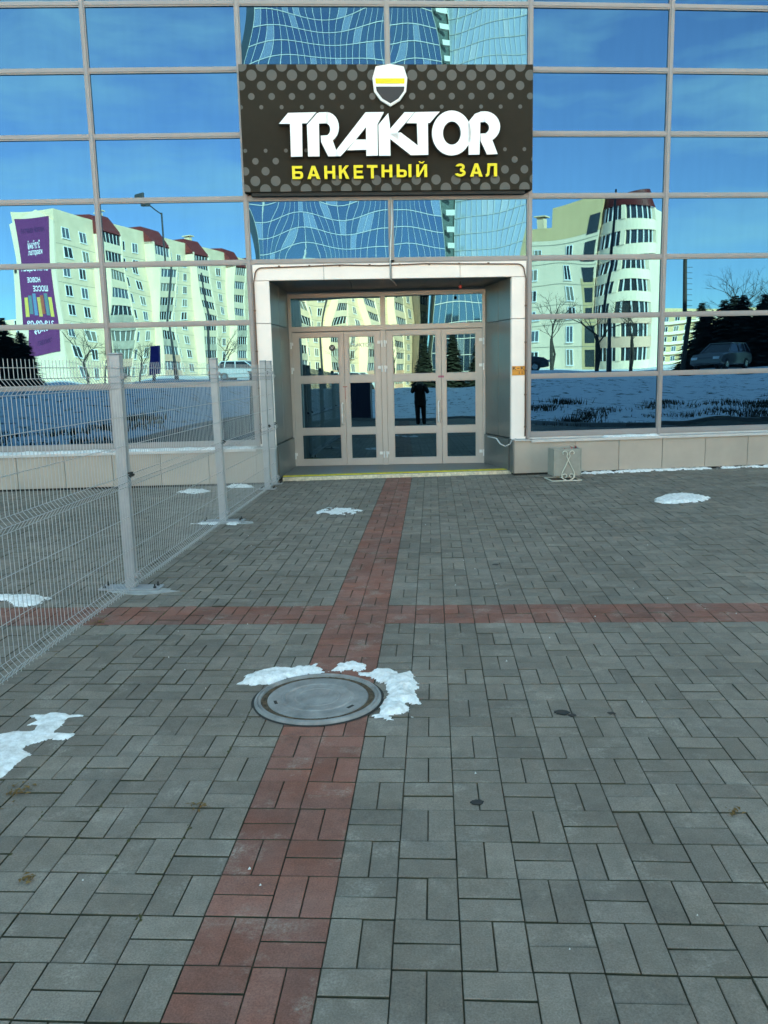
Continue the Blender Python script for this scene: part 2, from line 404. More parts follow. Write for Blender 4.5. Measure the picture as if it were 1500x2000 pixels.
def put_pane(parent, name, cen, ang, w_, h_, seed, mt, tilt_x=0, **k):
    mb = pane_mesh(w_, h_, seed, **k); me = mb.mesh(name, True); me.materials.append(mt)
    o = link(name, me, parent); o.location = cen; o.rotation_euler = (tilt_x, 0, ang)
    if parent is arena: o.matrix_parent_inverse = Matrix.Translation(-AO)
    return o
MW = .078; seed = 100
for k in range(len(NODES)-1):
    A, B = NODES[k], NODES[k+1]; ex = (B-A).normalized(); nrm = Vector((ex.y, -ex.x, 0)); ang = math.atan2(ex.y, ex.x); Lk = (B-A).length
    ent = k in (iB-1+0, iB) if False else (k in (5, 6))
    for r_ in range(len(ZR)-1):
        if ent and r_ < 3: continue
        if ent and 4 <= r_ < 6: continue             # behind the sign board
        seed += 1
        put_pane(arena, 'pane', (A+B)/2 + nrm*.004 + Vector((0, 0, (ZR[r_]+ZR[r_+1])/2)), ang, Lk-MW*.9, ZR[r_+1]-ZR[r_]-MW*.85, seed, M_glass, amp=1.7 if ent else 1.0, nx_=22, ny_=10)
    for r_, z in enumerate(ZR):
        if ent and r_ < 3: continue
        hh = MW/2 if r_ else .05
        mb = MB(); o = A+ex*(MW/2-.002)+Vector((0, 0, z-hh))
        mb.obox(o+nrm*-.05, ex*(Lk-MW+.004), nrm*.078, (0, 0, 2*hh))
        mb.obox(o+nrm*.028+Vector((0, 0, hh*.5)), ex*(Lk-MW+.004), nrm*.012, (0, 0, hh))
        ab(mb, 'transom', M_mull)
for k, P in enumerate(NODES):
    d = (NODES[min(k+1, len(NODES)-1)]-NODES[max(k-1, 0)]).normalized(); nrm = Vector((d.y, -d.x, 0))
    z0 = ZR[3] if k == 6 else ZR[0]-.05
    mb = MB(); mb.obox(P-d*MW/2+nrm*-.06+Vector((0, 0, z0)), d*MW, nrm*.095, (0, 0, ZR[-1]-z0+.05))
    mb.obox(P-d*MW/4+nrm*.035+Vector((0, 0, z0)), d*MW/2, nrm*.014, (0, 0, ZR[-1]-z0+.05))
    ab(mb, 'mullion', M_mull)
# body of the building behind the glass and above it
mb = MB()
for k in range(len(NODES)-1):
    A, B = NODES[k], NODES[k+1]; ex = (B-A).normalized(); nrm = Vector((ex.y, -ex.x, 0))
    mb.obox(A+nrm*-.4+Vector((0, 0, ZR[-1]+.06)), B-A, nrm*.45, (0, 0, 17.3))
ab(mb, 'upper_wall', mat('upper_wall_panel', (.4, .4, .42), .5, .2, var=.05))
mb = MB(); mb.box((-48, 16.6, -.05), (58, 80, 27.0)); ab(mb, 'hall_wall', mat('hall_wall', (.38, .38, .4), .6))
A, B = NODES[5], NODES[7]; ex = (B-A).normalized(); nrm = Vector((ex.y, -ex.x, 0)); PANG = math.atan2(ex.y, ex.x)
mb = MB(); mb.obox(A+nrm*-.12+Vector((0, 0, ZR[4])), B-A, nrm*.05, (0, 0, ZR[6]-ZR[4])); ab(mb, 'backing_panel', M_soffit)

# plinth of beige tiles with a metal sill
def plinth_run(P, Q, w0=.42, off=.30):
    d = (Q-P); l = d.length; d.normalize(); n_ = Vector((d.y, -d.x, 0)); k = max(1, round(l/w0)); wv = l/k
    for i in range(k):
        mb = MB(); mb.obox(P+d*(i*wv+.0035)+n_*(off-.03)+Vector((0, 0, .035)), d*(wv-.007), n_*.03, (0, 0, .505)); ab(mb, 'plinth_panel', M_plinth, bevel=.003)
    mb = MB(); mb.obox(P+n_*-.05+Vector((0, 0, -.03)), d*l, n_*(off+.018), (0, 0, .57)); ab(mb, 'plinth_core', M_dark)
    mb = MB(); mb.obox(P+n_*.0+Vector((0, 0, .543)), d*l, n_*(off+.03), (0, 0, .012)); mb.obox(P+n_*(off+.022)+Vector((0, 0, .515)), d*l, n_*.008, (0, 0, .028)); mb.obox(P+n_*-.02+Vector((0,0,.556)), d*l, n_*.06, (0,0,.02))
    ab(mb, 'sill', M_sill)
for k in range(len(NODES)-1):
    if k in (5, 6): continue
    plinth_run(NODES[k], NODES[k+1], off=.30 if k < 5 else .20, w0=.72)

# entrance portal -----------------------------------------------------------
def pt(s, d, z): return A + ex*s + nrm*d + Vector((0, 0, z))        # s along, d towards the viewer
PL = (B-A).length
s0, s1, s2, s3 = .045, .285, PL-.275, PL-.045
ztop, zin = 3.262, 3.035; D0, D1 = -.05, .05
def pbox(name, sa, sb, za, zb, da=D0, db=D1, mt=None, parent=None, bevel=.004):
    mb = MB(); mb.obox(pt(sa, da, za), ex*(sb-sa), nrm*(db-da), (0, 0, zb-za)); return ab(mb, name, mt or M_portal, parent, bevel=bevel)
cuts = [s0, s0+1.06, s0+2.08, s0+3.12, s3]
for i in range(4):
    a_, b_ = cuts[i]+.003, cuts[i+1]-.003
    mb = MB(); mb.obox(pt(a_, D0, zin), ex*(b_-a_), nrm*(D1-D0), (0, 0, ztop-zin)); ab(mb, 'portal_panel', M_portal, bevel=.004)
for (a_, b_) in ((s0, s1), (s2, s3)):
    for (za, zb) in ((.56, 2.405), (2.412, zin-.006)): pbox('portal_panel', a_, b_, za, zb)
# recess: jambs, soffit, step
DL = Vector((-2.42, 14.22, 0)); DR = Vector((.90, 14.27, 0)); dex = (DR-DL).normalized(); DANG = math.atan2(dex.y, dex.x); dn = Vector((dex.y, -dex.x, 0))
jl0 = pt(s1, -.05, 0); jr0 = pt(s2, -.05, 0)
def jamb(P, Q, sgn, back):
    d = (Q-P); l = d.length; d.normalize(); n_ = Vector((-d.y, d.x, 0))*sgn
    for (za, zb) in ((.575, 2.405), (2.413, 3.03)):
        for (ua, ub) in ((0, .46), (.467, 1)):
            mb = MB(); mb.obox(P+d*(l*ua)+Vector((0, 0, za)), d*(l*(ub-ua)-.004), n_*.04, (0, 0, zb-za)); ab(mb, 'jamb_panel', M_jamb, bevel=.003)
    mb = MB(); mb.obox(P+n_*.04+Vector((0, 0, 0)), d*l, n_*.1, (0, 0, 3.1)); ab(mb, 'jamb_core', M_dark)
    mb = MB(); mb.obox(P-n_*.03+Vector((0, 0, .03)), d*l, n_*.07, (0, 0, .53)); ab(mb, 'plinth_panel', M_jamb, bevel=.003)
jamb(jl0, DL+dn*.06, 1, 0); jamb(jr0, DR+dn*.06, -1, 0)
# plinth returns at both sides of the recess
for (sa, sb, off) in ((-.01, s1-.02, .30), (s2+.02, PL+.01, .20)):
    mb = MB(); mb.obox(pt(sa, -.04, -.03), ex*(sb-sa), nrm*(off+.01), (0, 0, .55)); ab(mb, 'plinth_core', M_dark)
    mb = MB(); mb.obox(pt(sa, off-.03, .035), ex*(sb-sa), nrm*.03, (0, 0, .505)); ab(mb, 'plinth_panel', M_plinth, bevel=.003)
    sd = sb if sa < 1 else sa-.022
    mb = MB(); mb.obox(pt(sd, -.04, .035), ex*.022, nrm*(off+.035), (0, 0, .505)); ab(mb, 'plinth_panel', M_jamb, bevel=.003)
    mb = MB(); mb.obox(pt(sa-.0, -.03, .543), ex*(sb-sa+.03), nrm*(off+.06), (0, 0, .012)); ab(mb, 'sill', M_sill)
mb = MB()
for (ta, tb2) in ((0, .33), (.333, .66), (.663, 1)):
    for (ua, ub) in ((.0, 1),):
        P = jl0.lerp(jr0, ta); P2 = jl0.lerp(jr0, tb2); Q = DL.lerp(DR, ta); Q2 = DL.lerp(DR, tb2); zz = 3.036
        mb = MB(); mb.add([(*P.xy, zz), (*P2.xy, zz), (*Q2.xy, zz-.03), (*Q.xy, zz-.03), (*P.xy, zz+.05), (*P2.xy, zz+.05), (*Q2.xy, zz+.05), (*Q.xy, zz+.05)],
            [(0, 3, 2, 1)[::-1][::-1], (4, 5, 6, 7), (0, 1, 5, 4), (1, 2, 6, 5), (2, 3, 7, 6), (3, 0, 4, 7)]); ab(mb, 'soffit_panel', M_soffit)
# low step with yellow tactile edge
SL = Vector((-2.36, 12.72, 0)); SR = Vector((1.27, 13.2, 0)); sd_ = (SR-SL).normalized(); sn = Vector((sd_.y, -sd_.x, 0)); SLn = (SR-SL).length
mb = MB(); mb.add([(*SL.xy, -.02), (*SR.xy, -.02), (*(DR+Vector((.05, .1, 0))).xy, -.02), (*(DL+Vector((-.05, .1, 0))).xy, -.02), (*SL.xy, .06), (*SR.xy, .06), (*(DR+Vector((.05, .1, 0))).xy, .06), (*(DL+Vector((-.05, .1, 0))).xy, .06)],
    [(0, 3, 2, 1), (4, 5, 6, 7), (0, 1, 5, 4), (1, 2, 6, 5), (2, 3, 7, 6), (3, 0, 4, 7)]); ab(mb, 'step', M_step)
mb = MB(); mb.obox(SL+sn*-.16+Vector((0, 0, .061)), sd_*SLn, sn*.16, (0, 0, .006)); ab(mb, 'yellow_edge_strip', M_ystrip)
mb = MB(); mb.obox(SL+Vector((0, 0, -.015)), sd_*SLn, sn*.05, (0, 0, .066))
for i in range(88): mb.obox(SL+sd_*(i*.0415+.01)+sn*.05+Vector((0, 0, .008)), sd_*.022, sn*.006, (0, 0, .036))
ab(mb, 'step_nosing', M_tread)

# doors ---------------------------------------------------------------------
def dp(s, d, z): return DL + dex*s + dn*d + Vector((0, 0, z))
def dbox(mb, sa, sb, za, zb, da, db, mi=0): return mb.obox(dp(sa, da, za), dex*(sb-sa), dn*(db-da), (0, 0, zb-za), mi)
W = (DR-DL).length; xm = 1.60
fr = MB()
dbox(fr, 0, .05, .05, 2.97, -.05, .05); dbox(fr, W-.05, W, .05, 2.97, -.05, .05); dbox(fr, .05, W-.05, 2.90, 2.97, -.05, .045)
dbox(fr, .05, W-.05, 2.345, 2.43, -.05, .045); dbox(fr, xm-.045, xm+.045, .05, 2.345, -.05, .047); dbox(fr, xm-.04, xm+.04, 2.43, 2.90, -.05, .047)
ab(fr, 'door_frame', M_door, bevel=.004)
DT = R(-.6)
put_pane(arena, 'transom_pane', dp((.05+xm-.04)/2, 0, 2.665), DANG, xm-.09, .47, 11, M_doorglass, DT, amp=.8)
put_pane(arena, 'transom_pane', dp((xm+.04+W-.05)/2, 0, 2.665), DANG, W-xm-.09, .47, 14, M_doorglass, DT, amp=.8)
leaves = [(.052, .925, 'l'), (.93, xm-.047, 'r'), (xm+.047, 2.575, 'l'), (2.58, W-.052, 'r')]
rows = [(.17, .60), (.71, 1.485), (1.60, 2.255)]
for q, (a_, b_, side) in enumerate(leaves):
    mb = MB(); st = .105; stm = .085
    la, ra = (st, stm) if side == 'l' else (stm-.01, st)
    z0, z1 = .062, 2.335
    dbox(mb, a_, a_+la, z0, z1, -.03, .03); dbox(mb, b_-ra, b_, z0, z1, -.03, .03)
    edges = [z0]+[x for r_ in rows for x in r_]+[z1]
    for i in range(0, len(edges), 2): dbox(mb, a_+la, b_-ra, edges[i], edges[i+1], -.03, .029)
    # glazing beads
    for (za, zb) in rows:
        for args in ((a_+la, a_+la+.012, za, zb), (b_-ra-.012, b_-ra, za, zb)): dbox(mb, *args, -.02, .02)
        for args in ((a_+la+.012, b_-ra-.012, za, za+.012), (a_+la+.012, b_-ra-.012, zb-.012, zb)): dbox(mb, *args, -.02, .0195)
    leaf = ab(mb, 'door', M_door, bevel=.003)
    def sub(mbx, name, mt, **k):
        o = mbx.build(name, mt, None, **k); o.parent = leaf; return o
    for i, (za, zb) in enumerate(rows):
        wp, hp = b_-ra-a_-la-.02, zb-za-.02
        o = put_pane(leaf, 'pane', dp((a_+la+b_-ra)/2, -.002, (za+zb)/2), DANG, wp, hp, 40+q*7+i, M_doorglass, DT, amp=.35, tilt=.0012)
    for zz in (.24, 1.70, 2.12):
        hs = a_-.02 if side == 'l' else b_+.02
        hb = MB(); hb.tube([dp(hs, .052, zz-.055), dp(hs, .052, zz+.055)], .014, 8); hb.obox(dp(hs-.02, .03, zz+.0), dex*.055*(1 if side == 'l' else -1), dn*.018, (0, 0, .05)); sub(hb, 'hinge', M_white)
    if side == 'l':
        hx = b_-.045
        hb = MB(); hb.tube([dp(hx, .03, 1.13), dp(hx, .075, 1.14), dp(hx-.012, .085, 1.11), dp(hx-.012, .085, .81), dp(hx, .075, .78), dp(hx, .03, .79)], .013, 8); sub(hb, 'handle', M_white, smooth=True)
        lk = MB(); dbox(lk, hx-.012, hx+.012, .88, .95, .03, .036); sub(lk, 'lock_plate', M_chrome)
# stickers and print on the doors
def dtr(x, z, d): return tuple(dp(x, d, z))
mb = MB(); cs, cz = .725, 2.07
mb.add([tuple(dp(cs, .012, cz))]+[tuple(dp(cs+.052*math.cos(t_*math.pi/12), .012, cz+.052*math.sin(t_*math.pi/12))) for t_ in range(24)], [(0, 1+i, 1+(i+1) % 24) for i in range(24)]); ab(mb, 'round_sticker', M_black)
o = letters('27', cs-.028, cs+.028, cz-.022, cz+.022, dtr, .0135, .0135, [M_white], None, .02, 'sticker_number'); o.parent = arena; o.matrix_parent_inverse = Matrix.Translation(-AO)
o = letters('TRAKTOR', 1.03, 1.41, 2.075, 2.14, dtr, .012, .012, [mat('etched_print', (.45, .5, .5), .7)], None, .0, 'door_print'); o.parent = arena; o.matrix_parent_inverse = Matrix.Translation(-AO)
mb = MB(); dbox(mb, 2.52, 2.62, 1.53, 1.565, .031, .033); ab(mb, 'push_label', mat('pink_label', (.5, .13, .2), .5))
mb = MB(); dbox(mb, .89, .965, 1.405, 1.417, .031, .034); dbox(mb, .925, .932, 1.2, 1.405, .031, .033); ab(mb, 'red_seal', M_red)

# soffit lamp, conduits
def tubeobj(pts, r_, name, mt, label, cat, **k):
    mb = MB(); mb.tube(pts, r_, 6); o = mb.build(name, mt, None, smooth=True); return tag(o, label, cat)
cp = []
def arc(cx_, cz_, a0, a1, rad=.13, n=6): rad *= .8; return [(cx_+rad*math.cos(R(a0+(a1-a0)*i/n)), cz_+rad*math.sin(R(a0+(a1-a0)*i/n))) for i in range(n+1)]
path = [(s0+.012, .6), (s0+.012, 1.3), (s0+.012, 2.2), (s0+.012, 3.0)]+arc(s0+.142, ztop-.15, 180, 90)+[(s0+.8, ztop-.035), (s0+1.3, ztop-.02), (s0+1.9, ztop-.04), (s0+2.6, ztop-.02), (s0+3.2, ztop-.032)]+arc(s3-.142, ztop-.15, 90, 0)+[(s3-.012, 3.0), (s3-.012, 1.9), (s3-.012, .6)]
cb = MB(); cb.tube([pt(s, .062, z) for s, z in path], .0105, 6)
cond = cb.build('conduit', M_cable, None, smooth=True); tag(cond, 'thin brown conduit running round the edge of the pink portal', 'conduit')
for s, z in [(s0+.012, zz) for zz in (.9, 1.45, 2.0, 2.6)]+[(s3-.012, zz) for zz in (.75, 1.25, 1.62, 2.05, 2.6)]+[(s0+.4+.45*i, ztop-.028) for i in range(8)]:
    mb = MB(); mb.obox(pt(s-.015, .05, z-.012), ex*.03, nrm*.028, (0, 0, .024)); mb.build('clip', M_cable, cond)
sm = PL/2+.0
o = tubeobj([pt(sm+.02, .06, 4.2), pt(sm+.03, .075, 3.9), pt(sm, .075, 3.5), pt(sm-.01, .075, 3.3), pt(sm-.01, .07, 3.02), pt(sm+.05, -.2, 3.02), pt(sm+.14, -.7, 3.01)], .012, 'cable', M_sill, 'pale cable hanging down the middle mullion over the portal', 'cable')
tubeobj([pt(PL-.62, -.10, .60), pt(PL-.5, .0, .575), pt(PL-.45, .06, .49), pt(PL-.38, .1, .455), pt(PL-.30, .1, .49), pt(PL-.27, .08, .555), pt(PL-.2, .07, .565)], .01, 'cable', M_sill, 'small grey cable loop hanging at the right jamb plinth', 'cable')
lamp = empty('alarm_beacon', pt(PL-1.0, -.35, 3.02), PANG, 'small red alarm beacon under the entrance soffit', 'beacon')
mb = MB(); mb.lathe([(.006, 0), (.006, -.06)], 8); mb.build('stem', M_black, lamp)
mb = MB(); mb.lathe([(.02, -.06), (.026, -.075), (.026, -.1), (.015, -.115)], 12); mb.build('lens', mat('red_lens', (.6, .06, .04), .25), lamp, smooth=True)

# orange marker plate
plate = empty('marker_plate', pt(PL-.16, .052, 1.62), PANG, 'small orange utility marker plate on the right leg of the pink portal', 'plate')
mb = MB(); mb.box((-.105, -.006, -.07), (.095, 0, .07)); mb.build('plate', M_orange, plate, bevel=.002)
ptr = lambda x, z, d: (x, -d, z)
letters('K', -.095, -.04, .015, .062, ptr, .0065, .0065, [M_black], plate, .03, 'lettering')
letters('-', -.025, .01, .032, .042, ptr, .0065, .0065, [M_black], plate, .02, 'lettering')
letters('K', .03, .085, .015, .062, ptr, .0065, .0065, [M_black], plate, .03, 'lettering')
mdk = mat('marker_ink', (.25, .07, .02), .5)
letters('1', .0, .012, -.055, -.012, ptr, .0065, .0065, [mdk], plate, .02, 'lettering')
letters('5', .04, .065, -.055, -.012, ptr, .0065, .0065, [mdk], plate, .02, 'lettering')
mb = MB(); mb.box((-.095, -.0068, -.004), (.085, -.006, .001)); mb.build('rule', mdk, plate)

# ------------------------------------------------------------------ sign board
SBX0, SBX1, SZ0, SZ1 = .0, PL, 4.262, 5.985
sign = empty('sign_board', pt(PL/2, .05, SZ0), PANG, 'dark brown dotted sign board with white TRAKTOR letters over the entrance', 'sign')
SW, SH = PL, SZ1-SZ0; SD = .14
mb = MB(); mb.box((-SW/2, -SD, 0), (SW/2, 0, SH)); mb.build('board', M_board, sign, bevel=.004)
mb = MB(); mb.box((-SW/2+.1, -SD+.03, -.05), (SW/2-.1, -.02, -.002)); mb.build('bracket_rail', M_dark, sign)
# photograph grid -> board coordinates
def sc_(x, y):
    xl = 45+(y-57)/603*30; xr = 1437-(y-57)/603*5
    return (-SW/2+(x-xl)/(xr-xl)*SW, (660-y)/603*SH)
def disc(mb, x, z, r_, n=18):
    pts = []
    for i in range(n):
        a = 2*math.pi*i/n; px = x+r_*math.cos(a); pz = z+r_*math.sin(a)
        pts.append((max(-SW/2+.004, min(SW/2-.004, px)), -SD-.0015, max(.004, min(SH-.004, pz))))
    mb.add([(max(-SW/2+.004, min(SW/2-.004, x)), -SD-.0015, max(.004, min(SH-.004, z)))]+pts, [(0, 1+i, 1+(i+1) % n) for i in range(n)])
kx = SW/1380; 
for (y, rr_, ph) in ((64, 26, 58), (108, 24, 12), (157, 20, 58), (207, 15, 12), (257, 9.5, 58), (462, 9, 78), (512, 15, 125-94), (560, 19, 78), (607, 23, 125-94), (650, 26, 78)):
    for i in range(-1, 17):
        x = ph+94*i
        if 30 < x < 1450:
            X_, Z_ = sc_(x, y)
            if y > 440 and 250 < x < 1290 and y < 610 and abs(y-535) < 40 : continue
            dots = MB(); disc(dots, X_, Z_, rr_*kx*1.0); dots.build('printed_dot', M_dot, sign)
def sletter(polys, name='letter', d=.11, holes=()):
    mb = MB()
    for p in polys:
        mbx = [sc_(x, y) for x, y in p]; n = len(mbx)
        ar = sum(mbx[i][0]*mbx[(i+1) % n][1]-mbx[(i+1) % n][0]*mbx[i][1] for i in range(n))
        if ar < 0: mbx = mbx[::-1]
        yb, yf = -SD-.012, -SD-d
        mb.add([(x, yf, z) for x, z in mbx]+[(x, yb, z) for x, z in mbx], [tuple(range(n))], 0)
        o = len(mb.v)-2*n
        for i in range(n): mb.f.append((o+i, o+n+i, o+n+(i+1) % n, o+(i+1) % n)); mb.mi.append(1)
    return mb.build(name, [M_letter, M_letter_side], sign)
def earc(cx_, cy_, rx, ry, a0, a1, n=10): return [(cx_+rx*math.cos(R(a0+(a1-a0)*i/n)), cy_-ry*math.sin(R(a0+(a1-a0)*i/n))) for i in range(n+1)]
def band(o_, i_):                                    # strip between an outer and an inner arc, as quads
    return [[o_[k], o_[k+1], i_[k+1], i_[k]] for k in range(len(o_)-1)]
sletter([[(235, 346), (277, 295), (408, 292), (364, 344), (342, 344), (344, 500), (291, 501), (286, 346)]])
sletter([[(364, 351), (412, 296), (418, 296), (420, 345), (423, 500), (370, 500)], [(418, 293), (462, 292), (462, 344), (420, 345)]]
        + band(earc(455, 363, 58, 71, 90, -62, 10), earc(450, 373, 22, 29, 90, -70, 10))
        + [[(428, 402), (458, 400), (484, 425), (510, 500), (463, 500), (430, 432)]])
sletter([[(500, 470), (636, 293), (722, 292), (692, 350), (638, 363), (592, 421), (520, 500), (500, 500)],
         [(638, 363), (692, 350), (694, 498), (640, 499)], [(592, 421), (638, 421), (639, 470), (550, 472)]])
sletter([[(696, 352), (742, 297), (750, 350), (753, 499), (699, 499)],
         [(750, 372), (818, 293), (866, 293), (788, 385), (792, 425), (751, 395)], [(751, 396), (800, 388), (880, 450), (930, 496), (848, 497), (752, 420)],
         ])
sletter([[(826, 345), (868, 293), (984, 291), (938, 344), (928, 345), (930, 496), (880, 452), (876, 346)]])
sletter(band(earc(1040, 393, 93, 107, 0, 360, 40), earc(1041, 393, 42, 55, 0, 360, 40)))
sletter([[(1118, 342), (1150, 302), (1180, 291), (1176, 345), (1172, 496), (1120, 497)], [(1176, 291), (1198, 290), (1198, 341), (1176, 342)]]
        + band(earc(1196, 363, 74, 73, 90, -62, 12), earc(1192, 368, 25, 27, 90, -70, 12))
        + [[(1176, 396), (1200, 395), (1232, 424), (1258, 494), (1207, 496), (1177, 432)]])
# yellow cyrillic line, letter by letter, each built from strokes in a unit box
def rc(a_, b_, c_, d_): return [(a_, b_), (c_, b_), (c_, d_), (a_, d_)]
def bowl(x0, x1): w2 = x1-x0; return [[(x0, .42), (x0, .6), (x0+w2*.65, .56), (x1, .42), (x1-w2*.75, .4)], [(x1-w2*.75, .4), (x1, .42), (x1, .18), (x1-w2*.75, .2)], [(x0, .18), (x1-w2*.75, .2), (x1, .18), (x0+w2*.65, .04), (x0, 0)]]
GL = {'Б': [rc(0, 0, .27, 1), rc(.27, .8, .95, 1), rc(.27, .42, .66, .6), rc(.27, 0, .66, .18)]+bowl(.66, 1),
 'А': [[(0, 0), (.27, 0), (.5, .72), (.5, 1), (.37, 1)], [(.73, 0), (1, 0), (.63, 1), (.5, 1), (.5, .72)], rc(.27, .2, .73, .37)],
 'Н': [rc(0, 0, .27, 1), rc(.73, 0, 1, 1), rc(.27, .41, .73, .6)],
 'К': [rc(0, 0, .27, 1), [(.27, .38), (.42, .5), (.97, 1), (.66, 1), (.27, .62)], [(.42, .5), (.68, 0), (1, 0), (.6, .67)]],
 'Е': [rc(0, 0, .27, 1), rc(.27, .8, .97, 1), rc(.27, .41, .9, .59), rc(.27, 0, 1, .2)],
 'Т': [rc(0, .8, 1, 1), rc(.365, 0, .635, .8)],
 'Ы': [rc(0, 0, .2, 1), rc(.2, .42, .42, .6), rc(.2, 0, .42, .18)]+bowl(.42, .68)+[rc(.8, 0, 1, 1)],
 'Й': [rc(0, 0, .26, .81), rc(.74, 0, 1, .81), [(.26, 0), (.74, .55), (.74, .81), (.26, .26)], [(.22, 1), (.36, 1), (.42, .94), (.36, .87)], [(.42, .94), (.58, .94), (.64, .87), (.36, .87)], [(.58, .94), (.64, 1), (.78, 1), (.64, .87)]],
 'Л': [[(0, 0), (.17, .0), (.31, .12), (.36, .5), (.4, .8), (.4, 1), (.16, 1), (.14, .4), (.09, .19), (0, .19)], rc(.4, .8, .73, 1), rc(.73, 0, 1, 1)]}
def zarc(cy_, rx, ry, ix, iy, a0, a1, n=9):
    P = [((.46+rx*math.cos(R(a0+(a1-a0)*k/n)), cy_+ry*math.sin(R(a0+(a1-a0)*k/n))), (.46+ix*math.cos(R(a0+(a1-a0)*k/n)), cy_+iy*math.sin(R(a0+(a1-a0)*k/n)))) for k in range(n+1)]
    return [[P[k][0], P[k+1][0], P[k+1][1], P[k][1]] for k in range(n)]
GL['З'] = zarc(.735, .46, .265, .19, .09, 165, -90)+zarc(.285, .54, .285, .25, .1, 90, -165)
for ch, a_, b_, yt in (('Б', 297, 345, 540), ('А', 366, 424, 540), ('Н', 446, 495, 540), ('К', 514, 560, 539), ('Е', 583, 626, 538), ('Т', 645, 693, 538), ('Н', 713, 762, 537), ('Ы', 784, 852, 536), ('Й', 876, 926, 522), ('З', 1061, 1109, 534), ('А', 1130, 1190, 534), ('Л', 1205, 1259, 534)):
    yb = 605 if a_ < 700 else 600
    xa, za = sc_(a_, yb-2); xb, zb = sc_(b_, yt); mb = MB()
    for k, p in enumerate(GL[ch]):
        q = [(xa+u*(xb-xa), za+v_*(zb-za)) for u, v_ in p]
        ar = sum(q[t_][0]*q[(t_+1) % len(q)][1]-q[(t_+1) % len(q)][0]*q[t_][1] for t_ in range(len(q)))
        if ar < 0: q = q[::-1]
        n = len(q); yf = -SD-.055-.0005*k; o_ = len(mb.v)
        mb.add([(x, yf, z) for x, z in q]+[(x, -SD-.008, z) for x, z in q], [tuple(range(n))], 0)
        for t_ in range(n): mb.f.append((o_+t_, o_+n+t_, o_+n+(t_+1) % n, o_+(t_+1) % n)); mb.mi.append(1)
    mb.build('letter', [M_yellow, M_yside], sign)
# plain round emblem plate (club mark kept generic)
badge = MB(); cxb, czb = sc_(752, 162)
def bd(pts, y0, y1, mi):
    badge.prism(pts, 0, 1, lambda x, z, t_: (x, -SD-(y0+(y1-y0)*t_), z), mi)
circ = lambda r_, cx_=0, cz_=0, n=40: [(cxb+cx_+r_*math.cos(2*math.pi*i/n), czb+cz_+r_*1.0*math.sin(2*math.pi*i/n)) for i in range(n)]
def shield(k): return [(cxb+x*k, czb+z*k) for x, z in ((-.2, .25), (0, .285), (.2, .25), (.25, .1), (.23, -.08), (.14, -.2), (0, -.28), (-.14, -.2), (-.23, -.08), (-.25, .1))]
bd(shield(1.0), .02, .06, 1); bd(shield(.93), .06, .066, 0)
bd([(cxb+x, czb+z) for x, z in ((-.205, -.02), (.205, -.02), (.195, -.08), (.115, -.18), (0, -.245), (-.115, -.18), (-.195, -.08))], .066, .071, 2)
bd([(cxb+x, czb+z) for x, z in ((-.205, .02), (.205, .02), (.21, .09), (-.21, .09))], .066, .072, 3)
badge.build('emblem_plate', [M_letter, M_white, mat('emblem_black', (.012, .013, .016), .4), M_yellow], sign)

# ------------------------------------------------------------------ fence
FX = -2.42; POSTS = [.55, 3.40, 6.27, 9.22, 11.82, 12.36]; FH = 1.84
fence = empty('mesh_fence', (FX, 6.27, 0), 0, 'grey welded wire mesh fence on square posts left of the entrance', 'fence')
FO = Vector((FX, 6.27, 0))
def fb(mb, name, mt, parent=None, **k):
    o = mb.build(name, mt, None, **k); o.parent = parent or fence; o.matrix_parent_inverse = Matrix.Translation(-FO); return o
for i, y in enumerate(POSTS):
    h = .04
    mb = MB(); mb.box((FX-h, y-h, .018), (FX+h, y+h, FH)); mb.box((FX-h-.004, y-h-.004, FH), (FX+h+.004, y+h+.004, FH+.014))
    lean = Matrix.Translation((FX, y, 0)) @ Matrix.Rotation(R(random.uniform(-.5, .5)), 4, 'Y') @ Matrix.Translation((-FX, -y, 0))
    po = fb(mb, 'post', M_fence, bevel=.006)
    mb = MB(); mb.box((-.25 if i < 4 else -.12, -.075, .004), (.24 if i < 4 else .12, .075, .018)); bp_ = mb.build('base_plate', M_fence, po, bevel=.003); bp_.location = (FX, y, 0)
    for sx in ((-.21, .2) if i < 4 else (-.09, .09)):
        for sy in (-.04, .04):
            mb = MB(); mb.lathe([(.013, .018), (.013, .03), (.007, .03), (.006, .05)], 6); a_ = mb.build('anchor_bolt', M_dark, po); a_.location = (FX+sx, y+sy, 0)
    for zz in (.12, .92, 1.68):
        mb = MB(); mb.box((h, -.03, zz-.02), (h+.022, .03, zz+.02)); mb.tube([(h+.02, 0, zz), (h+.04, 0, zz)], .009, 6); a_ = mb.build('clamp', M_dark if zz == .92 else M_fence, po); a_.location = (FX, y, 0)
    po.matrix_parent_inverse = Matrix.Translation(-FO) @ lean
    if i in (1, 2, 3):
        n_ = 16; mb = MB(); rs = random.Random(i)
        mb.prism([(FX+.12+.27*math.cos(2*math.pi*k/n_)*rs.uniform(.8, 1.1), y-.08+.1*math.sin(2*math.pi*k/n_)*rs.uniform(.8, 1.15)) for k in range(n_)], -.01, .004)
        mb.build('mortar_pad', M_conc, po)
prof = [(.03, 0), (.05, 0), (.095, .036), (.14, 0), (.35, 0), (.6, 0), (.835, 0), (.88, .036), (.925, 0), (1.15, 0), (1.4, 0), (1.585, 0), (1.63, .036), (1.675, 0), (1.79, 0)]
hz = [(.05, 0), (.14, 0), (.35, 0), (.6, 0), (.835, 0), (.925, 0), (1.15, 0), (1.37, 0), (1.585, 0), (1.675, 0), (1.74, 0), (.095, .036), (.88, .036), (1.63, .036)]
XW = FX+.052
